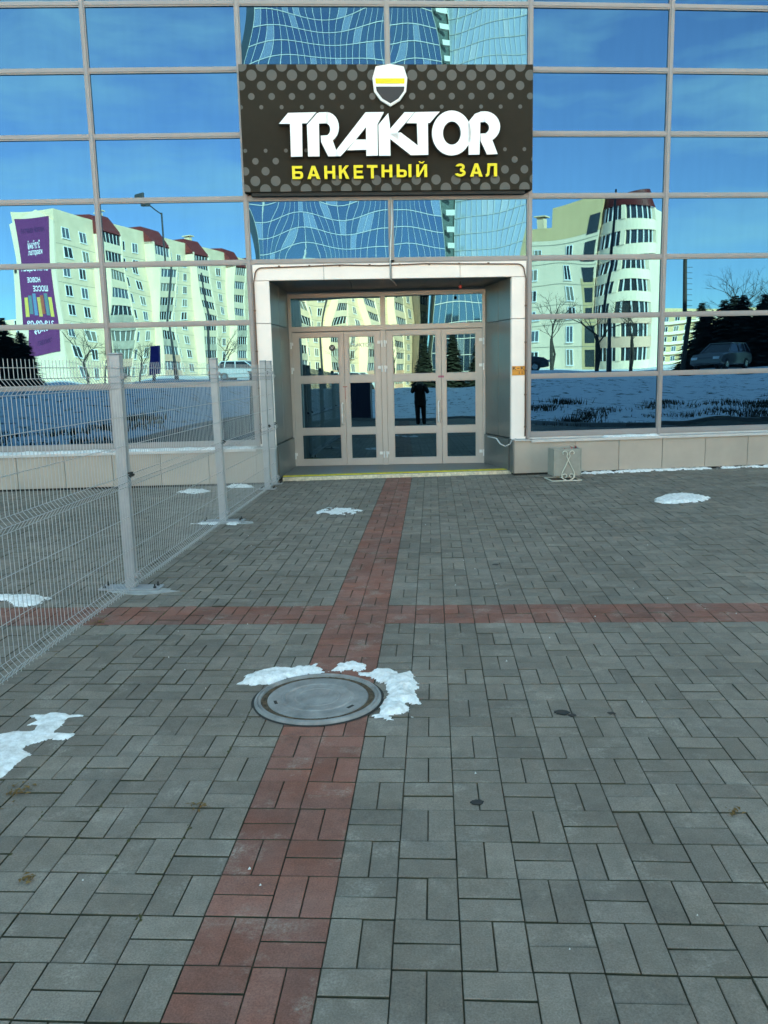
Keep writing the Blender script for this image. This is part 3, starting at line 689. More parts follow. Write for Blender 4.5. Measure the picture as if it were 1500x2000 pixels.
for i in range(len(POSTS)-1):
    ya, yb = POSTS[i]+.01, POSTS[i+1]-.01
    mb = MB(); n = max(2, int((yb-ya)/.05)); sag = random.uniform(-.006, .006)
    for k in range(n+1):
        y = ya+(yb-ya)*k/n; x = XW+sag*math.sin(math.pi*k/n)+random.gauss(0, .0008)
        mb.tube([(x+dx, y, z) for z, dx in prof], .0022, 4, cap=False)
    for z, dx in hz:
        mb.tube([(XW+dx+.005+sag*math.sin(math.pi*k/6), ya+(yb-ya)*k/6, z) for k in range(7)], .0026, 4, cap=False)
    fb(mb, 'mesh_panel', M_wire)

# ------------------------------------------------------------------ manhole
mh = empty('manhole', (-.615, 4.035, 0), 0, 'round grey manhole cover with rusty ring set in the red paver stripe', 'manhole')
mb = MB(); mb.lathe([(.331, -.02), (.33, .006), (.326, .014), (.318, .018), (.312, .011), (.307, .016), (.298, .016), (.294, .0)], 72, cap=False); mb.build('frame', M_iron, mh, smooth=False)
mb = MB(); mb.lathe([(.297, .005), (.258, .006)], 72, cap=False)
rs = random.Random(3)
for i in range(260):
    a_ = rs.uniform(0, 6.28); r_ = rs.uniform(.266, .292); q = rs.uniform(.002, .006); mb.add([(r_*math.cos(a_)-q, r_*math.sin(a_), .006), (r_*math.cos(a_)+q, r_*math.sin(a_)+q, .006), (r_*math.cos(a_), r_*math.sin(a_)-q, .006), (r_*math.cos(a_), r_*math.sin(a_), .006+q)], [(0, 1, 3), (1, 2, 3), (2, 0, 3)])
mb.build('rusty_ring', M_rubber, mh)
mb = MB(); mb.lathe([(.345, .0022), (.328, .003)], 72, cap=False); mb.build('dirt_joint', M_dark, mh)
mb = MB(); mb.lathe([(.262, -.005), (.262, .008), (.258, .012), (.245, .0125), (.188, .012), (.182, .017), (.172, .017), (.166, .0125), (.12, .0125), (.117, .015), (.109, .015), (.106, .0125), (.0001, .0125)], 72, cap=False); mb.build('cover', M_iron, mh)
for a_ in (-35, 200):
    mb = MB(); mb.box((-.022, -.008, .0115), (.022, .008, .0135)); o = mb.build('lift_slot', M_dark, mh); o.location = (.222*math.cos(R(a_)), .222*math.sin(R(a_)), 0); o.rotation_euler.z = R(a_+90)

# ------------------------------------------------------------------ snow patches
def inside(p, poly):
    x, y = p; c = False; j = len(poly)-1
    for i in range(len(poly)):
        xi, yi = poly[i]; xj, yj = poly[j]
        if (yi > y) != (yj > y) and x < (xj-xi)*(y-yi)/(yj-yi)+xi: c = not c
        j = i
    return c
def edist(p, poly):
    best = 9; x, y = p; n = len(poly)
    for i in range(n):
        ax, ay = poly[i]; bx_, by = poly[(i+1) % n]; dx, dy = bx_-ax, by-ay; l2 = dx*dx+dy*dy or 1e-9
        t_ = max(0, min(1, ((x-ax)*dx+(y-ay)*dy)/l2)); best = min(best, math.hypot(x-ax-dx*t_, y-ay-dy*t_))
    return best
from mathutils import noise as mnoise
def snow(poly, label, res=.012, hmax=.022, gaps=0.0, grp='leftover snow patches on the paving', z0=0.001, fray=.032):
    xs_ = [p[0] for p in poly]; ys_ = [p[1] for p in poly]; x0, y0 = min(xs_)-.05, min(ys_)-.05
    nx_ = int((max(xs_)+.05-x0)/res)+2; ny_ = int((max(ys_)+.05-y0)/res)+2
    H = {}
    for j in range(ny_):
        for i in range(nx_):
            x, y = x0+i*res, y0+j*res
            d = edist((x, y), poly); d = d if inside((x, y), poly) else -d
            d += mnoise.noise((x*22, y*22, 1.3))*fray + mnoise.noise((x*60, y*60, 4.1))*fray*.5
            d -= gaps*max(0, mnoise.noise((x*9, y*9, 7.7))-.05)*.3
            if d > -res:
                H[(i, j)] = max(-.004, min(hmax, d*.45)*(.7+.6*(mnoise.noise((x*30, y*30, 2))*.5+.5)) + .35*hmax*mnoise.noise((x*75, y*75, 9))*min(1, max(0, d)/.03))
    mb = MB(); idx = {}
    for (i, j), h in H.items(): idx[(i, j)] = len(mb.v); mb.v.append((x0+i*res+random.uniform(-.2, .2)*res, y0+j*res+random.uniform(-.2, .2)*res, z0+h))
    for (i, j) in H:
        q = [(i, j), (i+1, j), (i+1, j+1), (i, j+1)]
        if all(k in idx for k in q): mb.f.append(tuple(idx[k] for k in q)); mb.mi.append(0)
    o = mb.build('snow_patch', M_snow, None, smooth=True); return tag(o, label, 'snow', grp)
snow([(-1.079, 4.249), (-1.059, 4.38), (-.973, 4.46), (-.906, 4.501), (-.842, 4.476), (-.743, 4.508), (-.697, 4.559), (-.659, 4.458), (-.66, 4.4), (-.774, 4.345), (-.86, 4.27), (-.928, 4.24), (-1.008, 4.211)], 'white snow tongue at the left rim of the manhole', hmax=.026, fray=.022)
snow([(-.64, 4.42), (-.6, 4.45), (-.57, 4.558), (-.484, 4.591), (-.4, 4.523), (-.42, 4.43), (-.34, 4.465), (-.237, 4.44), (-.219, 4.377), (-.141, 4.432), (-.093, 4.174), (-.12, 4.139), (-.083, 4.002), (-.123, 3.937), (-.125, 3.813), (-.219, 3.776), (-.323, 3.824), (-.262, 3.969), (-.268, 4.139), (-.31, 4.285), (-.42, 4.385), (-.554, 4.43)], 'large white snow mass curling round the right rim of the manhole', hmax=.026, gaps=.4, fray=.02)
snow([(-2.064, 3.816), (-1.972, 3.827), (-1.956, 3.859), (-1.878, 3.851), (-1.859, 3.83), (-1.768, 3.818), (-1.845, 3.792), (-1.84, 3.704), (-1.835, 3.612), (-1.748, 3.613), (-1.731, 3.598), (-1.751, 3.532), (-1.824, 3.56), (-1.867, 3.53), (-1.909, 3.452), (-1.84, 3.392), (-1.86, 3.281), (-1.851, 3.182), (-1.915, 3.134), (-2.2, 3.2), (-2.25, 3.609), (-2.089, 3.605), (-2.021, 3.633), (-1.949, 3.636), (-1.953, 3.719), (-2.008, 3.703), (-1.97, 3.767)], 'forked snow streak at the left edge of the paving in front of the fence', hmax=.012, fray=.012)
snow([(-3.6, 6.12), (-3.428, 6.114), (-3.138, 6.087), (-2.967, 6.005), (-2.989, 5.782), (-3.133, 5.778), (-3.262, 5.936), (-3.6, 5.95)], 'snow patch behind the near mesh panel beside the red cross stripe', hmax=.02)
snow([(-1.425, 9.793), (-1.324, 10.084), (-.997, 10.019), (-.853, 9.821), (-.958, 9.614), (-1.193, 9.527), (-1.356, 9.609)], 'thin broken snow ring left of the red stripe before the doors', hmax=.008, gaps=1.2, res=.02)
snow([(2.778, 10.41), (2.948, 10.691), (3.269, 10.793), (3.471, 10.471), (3.297, 10.162), (2.805, 10.048), (2.716, 10.173)], 'solid white snow patch on the paving in front of the right plinth', hmax=.03, res=.02)
wl = lambda x, o: wall_front(x)-o+.07
snow([(2.2, wl(2.2, .25)), (2.7, wl(2.7, .16)), (3.5, wl(3.5, .1)), (4.5, wl(4.5, .05)), (6.2, wl(6.2, .03)), (6.2, wl(6.2, .3)), (4.9, wl(4.9, .22)), (4.1, wl(4.1, .28)), (3.4, wl(3.4, .32)), (2.65, wl(2.65, .42)), (2.25, wl(2.25, .4))], 'long snow strip along the foot of the right plinth', hmax=.03, gaps=.6, res=.025)
snow([(-3.717, 11.619), (-3.633, 11.9), (-3.393, 11.9), (-3.227, 11.672), (-3.402, 11.44)], 'snow scrap on the paving behind the second fence post', hmax=.02, gaps=.5, res=.02)
snow([(-3.15, 12.2), (-2.75, 12.22), (-2.68, 12.02), (-3.05, 12.0)], 'snow lump against the left plinth behind the far mesh panel', hmax=.05, res=.02)
snow([(-2.79, 9.11), (-2.531, 9.2), (-2.151, 9.12), (-2.127, 9.0), (-2.404, 8.98)], 'thin snow crust round the foot of the second fence post', hmax=.01, gaps=.8, res=.02)
# snow on the left sill
def sill_snow(k, a_, b_, off, label):
    P, Q = NODES[k], NODES[k+1]; d = (Q-P).normalized(); n_ = Vector((d.y, -d.x, 0)); l = (Q-P).length
    mb = MB(); N_ = 60; M_ = 6
    for i in range(N_+1):
        s = l*(a_+(b_-a_)*i/N_)
        for j in range(M_+1):
            t_ = j/M_; q = P+d*s+n_*(.05+(off-.06+.012*mnoise.noise((s*6, k, 0)))*t_)
            hgt = .034*max(0, math.sin(math.pi*min(1, max(0, t_))))**.6*(.6+.7*(mnoise.noise((s*4, t_*2, k*3))+.3))*min(1, i/3, (N_-i)/3)
            mb.v.append((q.x, q.y, .555+max(-.002, hgt)))
    for i in range(N_):
        for j in range(M_): a2 = i*(M_+1)+j; mb.f.append((a2, a2+1, a2+M_+2, a2+M_+1)); mb.mi.append(0)
    o = mb.build('sill_snow', M_snow, None, smooth=True); tag(o, label, 'snow')
sill_snow(4, .0, .98, .33, 'snow lying on the left window sill next to the portal')
sill_snow(3, .02, .98, .33, 'snow lying on the window sill at the far left edge')
sill_snow(7, .55, .98, .22, 'little ridge of snow on the right window sill')

# ------------------------------------------------------------------ litter bin
bn = empty('litter_bin', (1.95, 12.36, 0), R(9), 'grey box litter bin with scrolled wrought iron front beside the right plinth', 'litter bin')
mb = MB(); wb, db = .21, .155; zb0, zb1 = .075, .475
for (sx, tx) in (((-wb, -wb+.02), 0), ((wb-.02, wb), 0)): mb.box((sx[0], -db, zb0), (sx[1], db, zb1))
mb.box((-wb+.02, -db, zb0), (wb-.02, -db+.02, zb1)); mb.box((-wb+.02, db-.02, zb0), (wb-.02, db, zb1)); mb.box((-wb+.02, -db+.02, zb0), (wb-.02, db-.02, zb0+.02))
mb.build('box', M_bin, bn, bevel=.006)
def scroll(yy):
    mb = MB()
    def spiral(cx_, cz_, r0, r1, a0, a1, n=22): return [(cx_+(r0+(r1-r0)*i/n)*math.cos(R(a0+(a1-a0)*i/n)), yy, cz_+(r0+(r1-r0)*i/n)*math.sin(R(a0+(a1-a0)*i/n))) for i in range(n+1)]
    for s in (-1, 1):
        up = spiral(-.062, .41, .018, .05, 220, -30-0, 18)          # curl at the top
        low = spiral(.045, .075, .05, .014, 250, 650, 22)
        leg = [(-.025, yy, .37), (.03, yy, .25), (.085, yy, .14), (.1, yy, .085), (.085, yy, .045), (.055, yy, .025)]
        pts = up+leg+low
        mb.tube([(x*s, y, z) for x, y, z in pts], .0075, 6)
    return mb.build('scroll', M_binmetal, bn, smooth=True)
scroll(-db-.022); scroll(db+.022)
mb = MB()
for (p, q) in (((-.24, -.2, .012), (.2, -.2, .012)), ((-.24, .2, .012), (.2, .2, .012)), ((-.24, -.2, .012), (-.24, .2, .012)), ((.2, -.2, .012), (.2, .2, .012)), ((-.1, -.18, .06), (-.1, .18, .06)), ((.1, -.18, .06), (.1, .18, .06))): mb.tube([p, q], .009, 6)
mb.build('base_frame', M_binmetal, bn)
mb = MB(); rs = random.Random(4)
for i in range(9):
    c_ = (rs.uniform(-.03, .16), rs.uniform(-.1, .1), .44+rs.uniform(0, .05)); q = .05
    mb.add([(c_[0]+rs.uniform(-q, q), c_[1]+rs.uniform(-q, q), c_[2]+rs.uniform(-.03, .03)) for _ in range(4)], [(0, 1, 2), (0, 2, 3), (1, 3, 2)])
rub = mb.build('crumpled_wrapper', M_red, None); rub.location = bn.location; tag(rub, 'crumpled red wrapper on top of the litter bin', 'litter')

# ------------------------------------------------------------------ small things on the paving
for i, (x, y, r_, lb) in enumerate(((.615, 3.864, .036, 'larger dark tar spot on grey pavers right of the manhole'), (.154, 3.002, .026, 'round dark gum spot on the near grey pavers'), (.851, 3.853, .018, 'smallest dark spot right of the tar spot pair'), (.525, 6.977, .03, 'dark spot on the pavers beyond the red cross stripe'), (.66, 3.83, .02, 'little dark blot touching the larger tar spot'))):
    rs = random.Random(i); n_ = 18; mb = MB(); mb.prism([(r_*rs.uniform(.75, 1.15)*math.cos(2*math.pi*k/n_), r_*.8*rs.uniform(.75, 1.15)*math.sin(2*math.pi*k/n_)) for k in range(n_)], .0005, .0045)
    o = mb.build('tar_spot', M_gum, None); o.location = (x, y, 0); tag(o, lb, 'stain')
for i, (x, y, lb) in enumerate(((-1.391, 2.468, 'brown leaf scraps at the near left of the paving'), (-.946, 2.95, 'small brown leaf crumbs left of the near red stripe'), (1.109, 2.943, 'brown leaf crumbs at the right edge of the paving'), (-2.32, 5.36, 'clump of yellowed leaves where the fence meets the red cross stripe'), (-1.72, 3.05, 'brown moss and leaves in the joint below the snow streak'))):
    rs = random.Random(i+50); mb = MB(); big = 1.7 if i in (3, 4) else 1
    for k in range(14 if i < 3 else 40):
        px, py = rs.gauss(0, .018*big), rs.gauss(0, .014*big*(1.5 if i > 2 else 1)); a_ = rs.uniform(0, 6.28); l = rs.uniform(.006, .017); wv = l*.35
        dx, dy = math.cos(a_), math.sin(a_); zc = rs.uniform(.003, .014)
        mb.add([(px-dx*l, py-dy*l, zc), (px+dy*wv, py-dx*wv, zc+rs.uniform(0, .006)), (px+dx*l, py+dy*l, zc+rs.uniform(-.002, .004)), (px-dy*wv, py+dx*wv, zc+rs.uniform(0, .006))], [(0, 1, 2), (0, 2, 3)])
    o = mb.build('leaf_litter', M_leaf, None); o.location = (x, y, 0); tag(o, lb, 'leaves')
rs = random.Random(77)
pb = MB()
for k in range(70):
    x, y = rs.uniform(-2.2, 3), rs.uniform(1.9, 9); q = rs.uniform(.0025, .006)
    pb.add([(x-q, y-q, 0), (x+q, y-q*.6, 0), (x+q*.5, y+q, 0), (x, y, q*1.5)], [(0, 1, 3), (1, 2, 3), (2, 0, 3)])
tag(pb.build('grit', mat('pale_grit', (.6, .6, .58), .8), None), 'scattered pale grit crumbs on the paving', 'grit', kind='stuff')
mo = MB()
for k in range(900):
    i = rs.randrange(-10, -2); x = PX+CX*i+rs.gauss(0, .006); y = rs.uniform(2.0, 9.5)
    if mnoise.noise((x*1.5, y*1.2, 3)) < .05: continue
    q = rs.uniform(.004, .01); mo.add([(x-q, y-q*2, -.006), (x+q, y-q, -.006), (x+q*.5, y+q*2, -.006), (x, y, .001+q*.3)], [(0, 1, 3), (1, 2, 3), (2, 0, 3)])
tag(mo.build('moss', mat('joint_moss', (.06, .055, .02), .95, 0, var=.4, vscale=20), None), 'brown moss growing in the paver joints near the fence', 'moss', kind='stuff')

#### PART2: the place behind the viewer, seen mirrored in the glass
GZ = 1.2
M_cream = mat('cream_render', (.88, .62, .43), .8, 0, var=.13, vscale=.35, detail=6)
M_cream2 = mat('pale_render', (.9, .66, .49), .8, 0, var=.04, vscale=.3)
M_grime = mat('grimy_render', (.5, .42, .33), .85, 0, var=.25, vscale=.8)
M_ochre = mat('ochre_render', (.72, .45, .24), .8, 0, var=.06, vscale=.3)
M_pinkr = mat('pink_render', (.78, .42, .30), .8, 0, var=.06, vscale=.3)
M_mans = mat('dark_red_roof', (.24, .025, .025), .55, 0, var=.1, vscale=2)
M_wpane = mat('window_glass', (.02, .03, .035), .08, 0, spec=.8)
M_wpane2 = mat('window_glass_curtain', (.22, .2, .16), .2, 0, spec=.6); M_wpane3 = mat('window_glass_sky', (.08, .12, .15), .1, 0, spec=.9)
M_wframe = mat('window_frame', (.8, .8, .78), .5)
M_seam = mat('panel_seam', (.3, .28, .22), .9)
M_metal = mat('dark_metal', (.05, .055, .06), .5, .4)
M_purple = mat('banner_purple', (.2, .028, .13), .6, 0, var=.06)
M_bark = mat('bark', (.05, .04, .033), .9, 0, var=.3, vscale=6)
M_needle = mat('spruce_needles', (.02, .035, .022), .8, 0, var=.4, vscale=3)

def window_meshes(w_, h_):
    f = MB(); t = .09
    for a_, b_ in (((-w_/2, 0, -h_/2), (-w_/2+t, .06, h_/2)), ((w_/2-t, 0, -h_/2), (w_/2, .06, h_/2)), ((-w_/2+t, 0, -h_/2), (w_/2-t, .06, -h_/2+t)), ((-w_/2+t, 0, h_/2-t), (w_/2-t, .06, h_/2)), ((-.05, 0, -h_/2+t), (.05, .058, h_/2-t)), ((-w_/2-.05, 0, -h_/2-.06), (w_/2+.05, .14, -h_/2))): f.box(a_, b_)
    p = MB(); p.box((-w_/2+t, .005, -h_/2+t), (w_/2-t, .03, h_/2-t))
    mf = f.mesh('window'); mf.materials.append(M_wframe); pv = []
    for mt_ in (M_wpane, M_wpane, M_wpane2, M_wpane3): q_ = p.mesh('pane'); q_.materials.append(mt_); pv.append(q_)
    return mf, pv
WM = {k: window_meshes(*k) for k in ((1.5, 1.5), (1.2, 1.5), (1.0, 2.0))}
def window(parent, x, z, size=(1.5, 1.5), rot=0, y=0):
    mf, mp2 = WM[size]; o = link('window', mf, parent); o.location = (x, y, z); o.rotation_euler.z = rot
    q = link('pane', random.choice(mp2), o)
def bpart(parent, name, mt, *boxes):
    mb = MB()
    for a_, b_ in boxes: mb.box(a_, b_)
    return mb.build(name, mt, parent)

# --- long cream apartment block with the purple banner on its end wall
P0 = Vector((-28.94, -89.5, 0)); P1 = Vector((-4.88, -145.48, 0)); fd = (P1-P0).normalized(); LBL = 84; ST = 2.55; NS = 8
lb = empty('apartment_block', (P0.x, P0.y, GZ), math.atan2(fd.y, fd.x), 'long cream apartment block with purple banner mirrored in the left panes', 'building')
HB = ST*NS
bpart(lb, 'wall', M_cream, ((0, -6.4, -1.5), (LBL, 0, HB)))
x = 0; bays = []
while x < LBL-2:
    bays.append(x); x += 13.5
for bi, bx0 in enumerate(bays):
    wl_ = min(8.2, LBL-bx0); lx = bx0+8.2
    bpart(lb, 'attic', M_cream, ((bx0+.05, -6.3, HB), (bx0+wl_, -.02, HB+1.9)))
    for s in range(NS):
        zc = s*ST+1.55
        bpart(lb, 'panel_seam', M_seam, ((bx0+.02, 0, s*ST-.03), (bx0+wl_-.02, .012, s*ST+.03)))
        for wx in (2.2, 5.6): window(lb, bx0+wx, zc)
    if lx+5.2 > LBL: continue
    bpart(lb, 'fin', M_cream2, ((lx, 0, -1), (lx+.25, 1.6, HB+.3))); bpart(lb, 'fin', M_cream2, ((lx+4.95, 0, -1), (lx+5.2, 1.6, HB+.3)))
    for s in range(NS):
        mt = M_pinkr if s < 2 else random.choice((M_cream2, M_cream2, M_cream, M_grime))
        bpart(lb, 'balcony_parapet', mt, ((lx+.25, 1.35, s*ST-.15), (lx+4.95, 1.5, s*ST+1.0)))
        gl = MB(); gl.box((lx+.25, 1.25, s*ST+1.0), (lx+4.95, 1.32, s*ST+ST-.15)); o = gl.build('balcony_glazing', random.choice((M_wpane, M_wpane, M_wpane2, M_wpane3)), lb)
        fr2 = MB()
        for q in range(6): fr2.box((lx+.28+q*.92, 1.3, s*ST+1.0), (lx+.36+q*.92, 1.37, s*ST+ST-.15))
        fr2.build('glazing_bar', M_wframe, o)
    mb = MB(); mb.add([(lx, 1.55, HB), (lx+5.2, 1.55, HB), (lx+5.2, -.4, HB+2.7), (lx, -.4, HB+2.7), (lx, -6.3, HB+2.7), (lx+5.2, -6.3, HB+2.7), (lx, -6.3, HB), (lx+5.2, -6.3, HB)], [(0, 1, 2, 3), (3, 2, 5, 4), (0, 3, 4, 6), (1, 7, 5, 2), (4, 5, 7, 6), (0, 6, 7, 1)]); mb.build('mansard_roof', M_mans, lb)
    if bi % 2 == 0:
        mb = MB(); mb.box((lx+7, -4, HB+1.9), (lx+8.1, -3, HB+4)); mb.box((lx+6.7, -4.3, HB+4.2), (lx+8.4, -2.7, HB+4.35)); mb.build('chimney', M_cream, lb)
mb = MB(); mb.add([(-.3, -6.6, HB+.2), (-.3, .2, HB+.2), (-.3, -2.6, HB+2.0), (.05, -6.6, HB+.2), (.05, .2, HB+.2), (.05, -2.6, HB+2.0)], [(0, 1, 2), (3, 5, 4), (0, 2, 5, 3), (2, 1, 4, 5), (1, 0, 3, 4)]); mb.build('gable', M_cream2, lb)
bpart(lb, 'end_wall', M_cream2, ((-.3, -6.6, -1.5), (-.02, .15, HB+.2)))
bpart(lb, 'lamp_box', M_metal, ((-.5, -6.3, 14), (-.3, -6.0, 14.4)))
# banner on the end wall: text runs along -y for someone facing it
bz0, bz1, by0, by1 = 3.9, HB+.9, -.5, -5.6
bpart(lb, 'banner', M_purple, ((-.42, by1, bz0), (-.3, by0, bz1)))
M_bt = mat('banner_print', (.8, .78, .82), .6)
def btr(x, z, d): return (-.42-d, by0-x, z)  # reads correctly for someone facing the wall
BW = by0-by1
def btext(tx, x0, x1, z0, z1, mt=M_bt, bold=.01): letters(tx, x0*BW, x1*BW, bz0+(bz1-bz0)*z0, bz0+(bz1-bz0)*z1, btr, .02, .02, [mt], lb, bold, 'banner_lettering')
M_bdark = mat('banner_dark_print', (.035, .012, .07), .6)
btext('ЖИЛОЙ КВАРТАЛ', .12, .85, .89, .935, M_bdark, .02)
btext('Зелёный', .27, .68, .77, .835); btext('квартал.', .2, .7, .715, .76)
btext('САМОЦВЕТ', .06, .94, .575, .645); btext('НОВОЕ', .35, .75, .5, .54, bold=.02); btext('ШОССЕ', .15, .6, .43, .475, bold=.02)
for i, (c_, x0) in enumerate((((.75, .5, .12), .08), ((.06, .2, .22), .2), ((.5, .1, .06), .33), ((.7, .42, .12), .42), ((.05, .22, .36), .55), ((.06, .2, .22), .68), ((.75, .5, .12), .8))):
    bpart(lb, 'banner_picture', mat('banner_col_%d' % i, c_, .6), ((-.436, by0-(x0+.1)*BW, bz0+(bz1-bz0)*(.235+.01*(i % 3))), (-.4205, by0-x0*BW, bz0+(bz1-bz0)*(.385+.015*((i*2) % 3)))))
btext('219-09-09', .12, .88, .165, .205); btext('САМОЦВЕТ', .3, .75, .07, .11, M_bdark)

# --- glass tower
def tower_face(parent, Pa, Pb, H, nv, fl, gm, mm, seed_):
    d = Pb-Pa; l = d.length; d.normalize(); n_ = Vector((-d.y, d.x, 0)); n_ = n_ if n_.y > 0 else -n_
    loc = parent.location; rs = random.Random(seed_); mb = MB(); wv = l/nv; nf = int(H/fl)
    for i in range(nv):
        for f in range(nf):
            c_ = Pa-loc+d*((i+.5)*wv)+Vector((0, 0, (f+.5)*fl)); ta, tb_ = rs.gauss(0, .006), rs.gauss(0, .006)
            mb.add([tuple(c_+d*sx*wv/2+Vector((0, 0, sz*fl/2))+n_*(sx*ta*wv/2+sz*tb_*fl/2)) for sx, sz in ((-1, -1), (1, -1), (1, 1), (-1, 1))], [(0, 1, 2, 3) if d.cross(Vector((0, 0, 1))).dot(n_) > 0 else (3, 2, 1, 0)], 1 if rs.random() < .1 else 0)
    mb.build('curtain_pane', gm, parent, kind='stuff')
    for i in range(nv+1):
        q = MB(); q.obox(Pa-loc+d*(i*wv-.028), d*.056, n_*.12, (0, 0, H)); q.build('tower_mullion', mm, parent)
    for f in range(nf+1):
        q = MB(); q.obox(Pa-loc+Vector((0, 0, f*fl-.06)), d*l, n_*.14, (0, 0, .12)); q.build('floor_band', mm, parent)
TL, TM, TM2, TR = Vector((5.06, -139.3, GZ)), Vector((41.6, -133.3, GZ)), Vector((44.5, -135.6, GZ)), Vector((56.8, -126.2, GZ))
tw = empty('glass_tower', TL, 0, 'tall glass office tower mirrored above the entrance', 'building')
TG1 = [glass_mat('tower_glass_dim_tint', (.2, .4, .47), (.04, .1, .13), .8, .03), glass_mat('tower_glass_light', (.5, .66, .74), (.2, .3, .33), .6, .06)]  # darker tint puts the dim sky this face mirrors into its colour
TG2 = [glass_mat('tower_glass_lit_tint', (.55, .75, .85), (.45, .62, .68), .45, .08), glass_mat('tower_glass_lit_white', (.7, .8, .84), (.6, .66, .68), .4, .1)]  # pale tint and body put the bright reflection on this face into colour
M_tm = mat('tower_mullion_white', (.5, .5, .45), .5)
tower_face(tw, TL, TM, 84, 30, 3.3, TG1, M_tm, 5); tower_face(tw, TM2, TR, 84, 14, 3.3, TG2, M_tm, 6)
mb = MB(); o_ = Vector((0, 0, 0)); pl_ = [(TL-tw.location).xy, (TM-tw.location).xy, (TM2-tw.location).xy, (TR-tw.location).xy, (60, -30), (0, -34)]
pl_ = [(p[0], p[1]-.35) for p in pl_]; mb.prism(pl_, -2, 83.5); mb.build('core', mat('tower_core', (.07, .13, .12), .6), tw)
for f in range(24):
    mb = MB(); mb.box((37.2, 5.2, f*3.3+.2), (38.6, 6.3, f*3.3+.45)); mb.box((37.2, 6.25, f*3.3+.45), (38.6, 6.3, f*3.3+1.3)); mb.build('escape_balcony', M_tm, tw)

# --- cream and ochre corner block with curved balconies
RBc = Vector((49.6, -74.4, 0)); RBl = Vector((41.5, -83.6, 0)); rd = (RBl-RBc).normalized()
rb = empty('corner_block', (RBc.x, RBc.y, GZ), math.atan2(rd.y, rd.x), 'cream and ochre corner block with curved balconies mirrored right of the portal', 'building')
# local +x runs away to the left of the mirror image, outward is local -y
NS2 = 7; ST2 = 2.78; HR = NS2*ST2; LL = 15
bpart(rb, 'wall', M_cream2, ((0, 0, -1.5), (LL, 12, HR-2.2))); bpart(rb, 'wall', M_ochre, ((6.3, -.02, HR-2.2), (LL, 12, HR-.6))); bpart(rb, 'wall', M_ochre, ((0, -.02, HR-2.2), (6.3, 12, HR+1.7)))
bpart(rb, 'ochre_band', M_ochre, ((11.6, -.03, -1), (LL+.01, -.005, HR-2.2))); bpart(rb, 'ochre_band', M_ochre, ((.0, -.03, -1), (1.9, -.005, 12)))
for s in range(NS2):
    bpart(rb, 'panel_seam', M_seam, ((.01, -.045, s*ST2-.03), (LL-.01, -.032, s*ST2+.03)))
    for wx, sz in ((3.6, (1.0, 2.0)), (8.6, (1.2, 1.5)), (12.8, (1.2, 1.5))):
        if s*ST2+2.4 < HR-2: window(rb, wx, s*ST2+1.5, sz, math.pi, -.03)
    gl = MB(); gl.box((.2, -.06, s*ST2+.4), (1.5, -.04, s*ST2+2.4)); gl.build('loggia_window', M_wpane, rb)  # dark loggia glazing, also standing in for the shadow strip beside the wing
mb = MB(); mb.box((9.2, 4, HR-.6), (10.2, 5, HR+1.4)); mb.box((8.9, 3.7, HR+1.6), (10.5, 5.3, HR+1.75)); mb.build('chimney', M_cream, rb)
# curved balcony wing
def rb_arc(rad, n=24, a0=0, a1=180, cx_=-3.2, cy_=1.2): rad *= .8; return [(cx_+rad*math.cos(R(a0+(a1-a0)*i/n)), cy_-rad*.62*math.sin(R(a0+(a1-a0)*i/n))) for i in range(n+1)]
NB = 7
mb = MB(); mb.prism(rb_arc(3.6)+[(-6.0, 12), (-.4, 12)], -1.5, NB*ST2); mb.build('wing_wall', M_cream2, rb)
mb = MB(); mb.prism(rb_arc(3.75), .2, NB*ST2-.1); mb.build('wing_glazing', M_wpane, rb)
for s in range(NB):
    mb = MB(); o_, i_ = rb_arc(4.3), rb_arc(3.7)
    for k in range(24): mb.prism([o_[k], o_[k+1], i_[k+1], i_[k]], s*ST2-.2, s*ST2+1.05)
    mb.build('balcony_parapet', M_pinkr if s in (1, 2) else M_cream2, rb)
    mb = MB()
    for k in (2, 4, 6, 8, 10, 14, 16, 18, 20, 22):
        p = rb_arc(3.95)[k]; mb.box((p[0]-.06, p[1]-.06, s*ST2+1.05), (p[0]+.06, p[1]+.06, (s+1)*ST2-.2))
    mb.build('glazing_bars', M_wframe, rb, kind='stuff')
    for k in (0, 12, 24):
        p = rb_arc(4.0)[k]; bpart(rb, 'balcony_pier', M_cream2, ((p[0]-.28, p[1]-.28, s*ST2+1.05), (p[0]+.28, p[1]+.28, (s+1)*ST2-.2)))
mb = MB(); o_, i_ = rb_arc(4.4), rb_arc(3.4)
for k in range(24):
    mb.add([(*o_[k], NB*ST2-.2), (*o_[k+1], NB*ST2-.2), (*i_[k+1], NB*ST2+2.3), (*i_[k], NB*ST2+2.3)], [(0, 1, 2, 3), (3, 2, 1, 0)])
mb.prism(rb_arc(3.4), NB*ST2+2.1, NB*ST2+2.3); mb.build('mansard_roof', M_mans, rb)

# --- far panel houses
def slab(P, ang, l, h, label, mt):
    o = empty('panel_house', (P[0], P[1], GZ), ang, label, 'building'); bpart(o, 'wall', mt, ((0, -12, -2), (l, 0, h)))
    for s in range(int(h/2.8)):
        bpart(o, 'balcony_band', M_cream2, ((.5, .75, s*2.8+.2), (l-.5, .9, s*2.8+1.0)))
        for k in range(int(l/3.2)): window(o, 1.8+k*3.2, s*2.8+1.8, (1.5, 1.5), 0, .01)
slab((122, -186), R(4), 60, 16.0, 'long far panel house mirrored at the right edge', M_ochre)
slab((-90, -190), R(-5), 70, 14, 'far pale panel house mirrored at the left edge', M_cream)

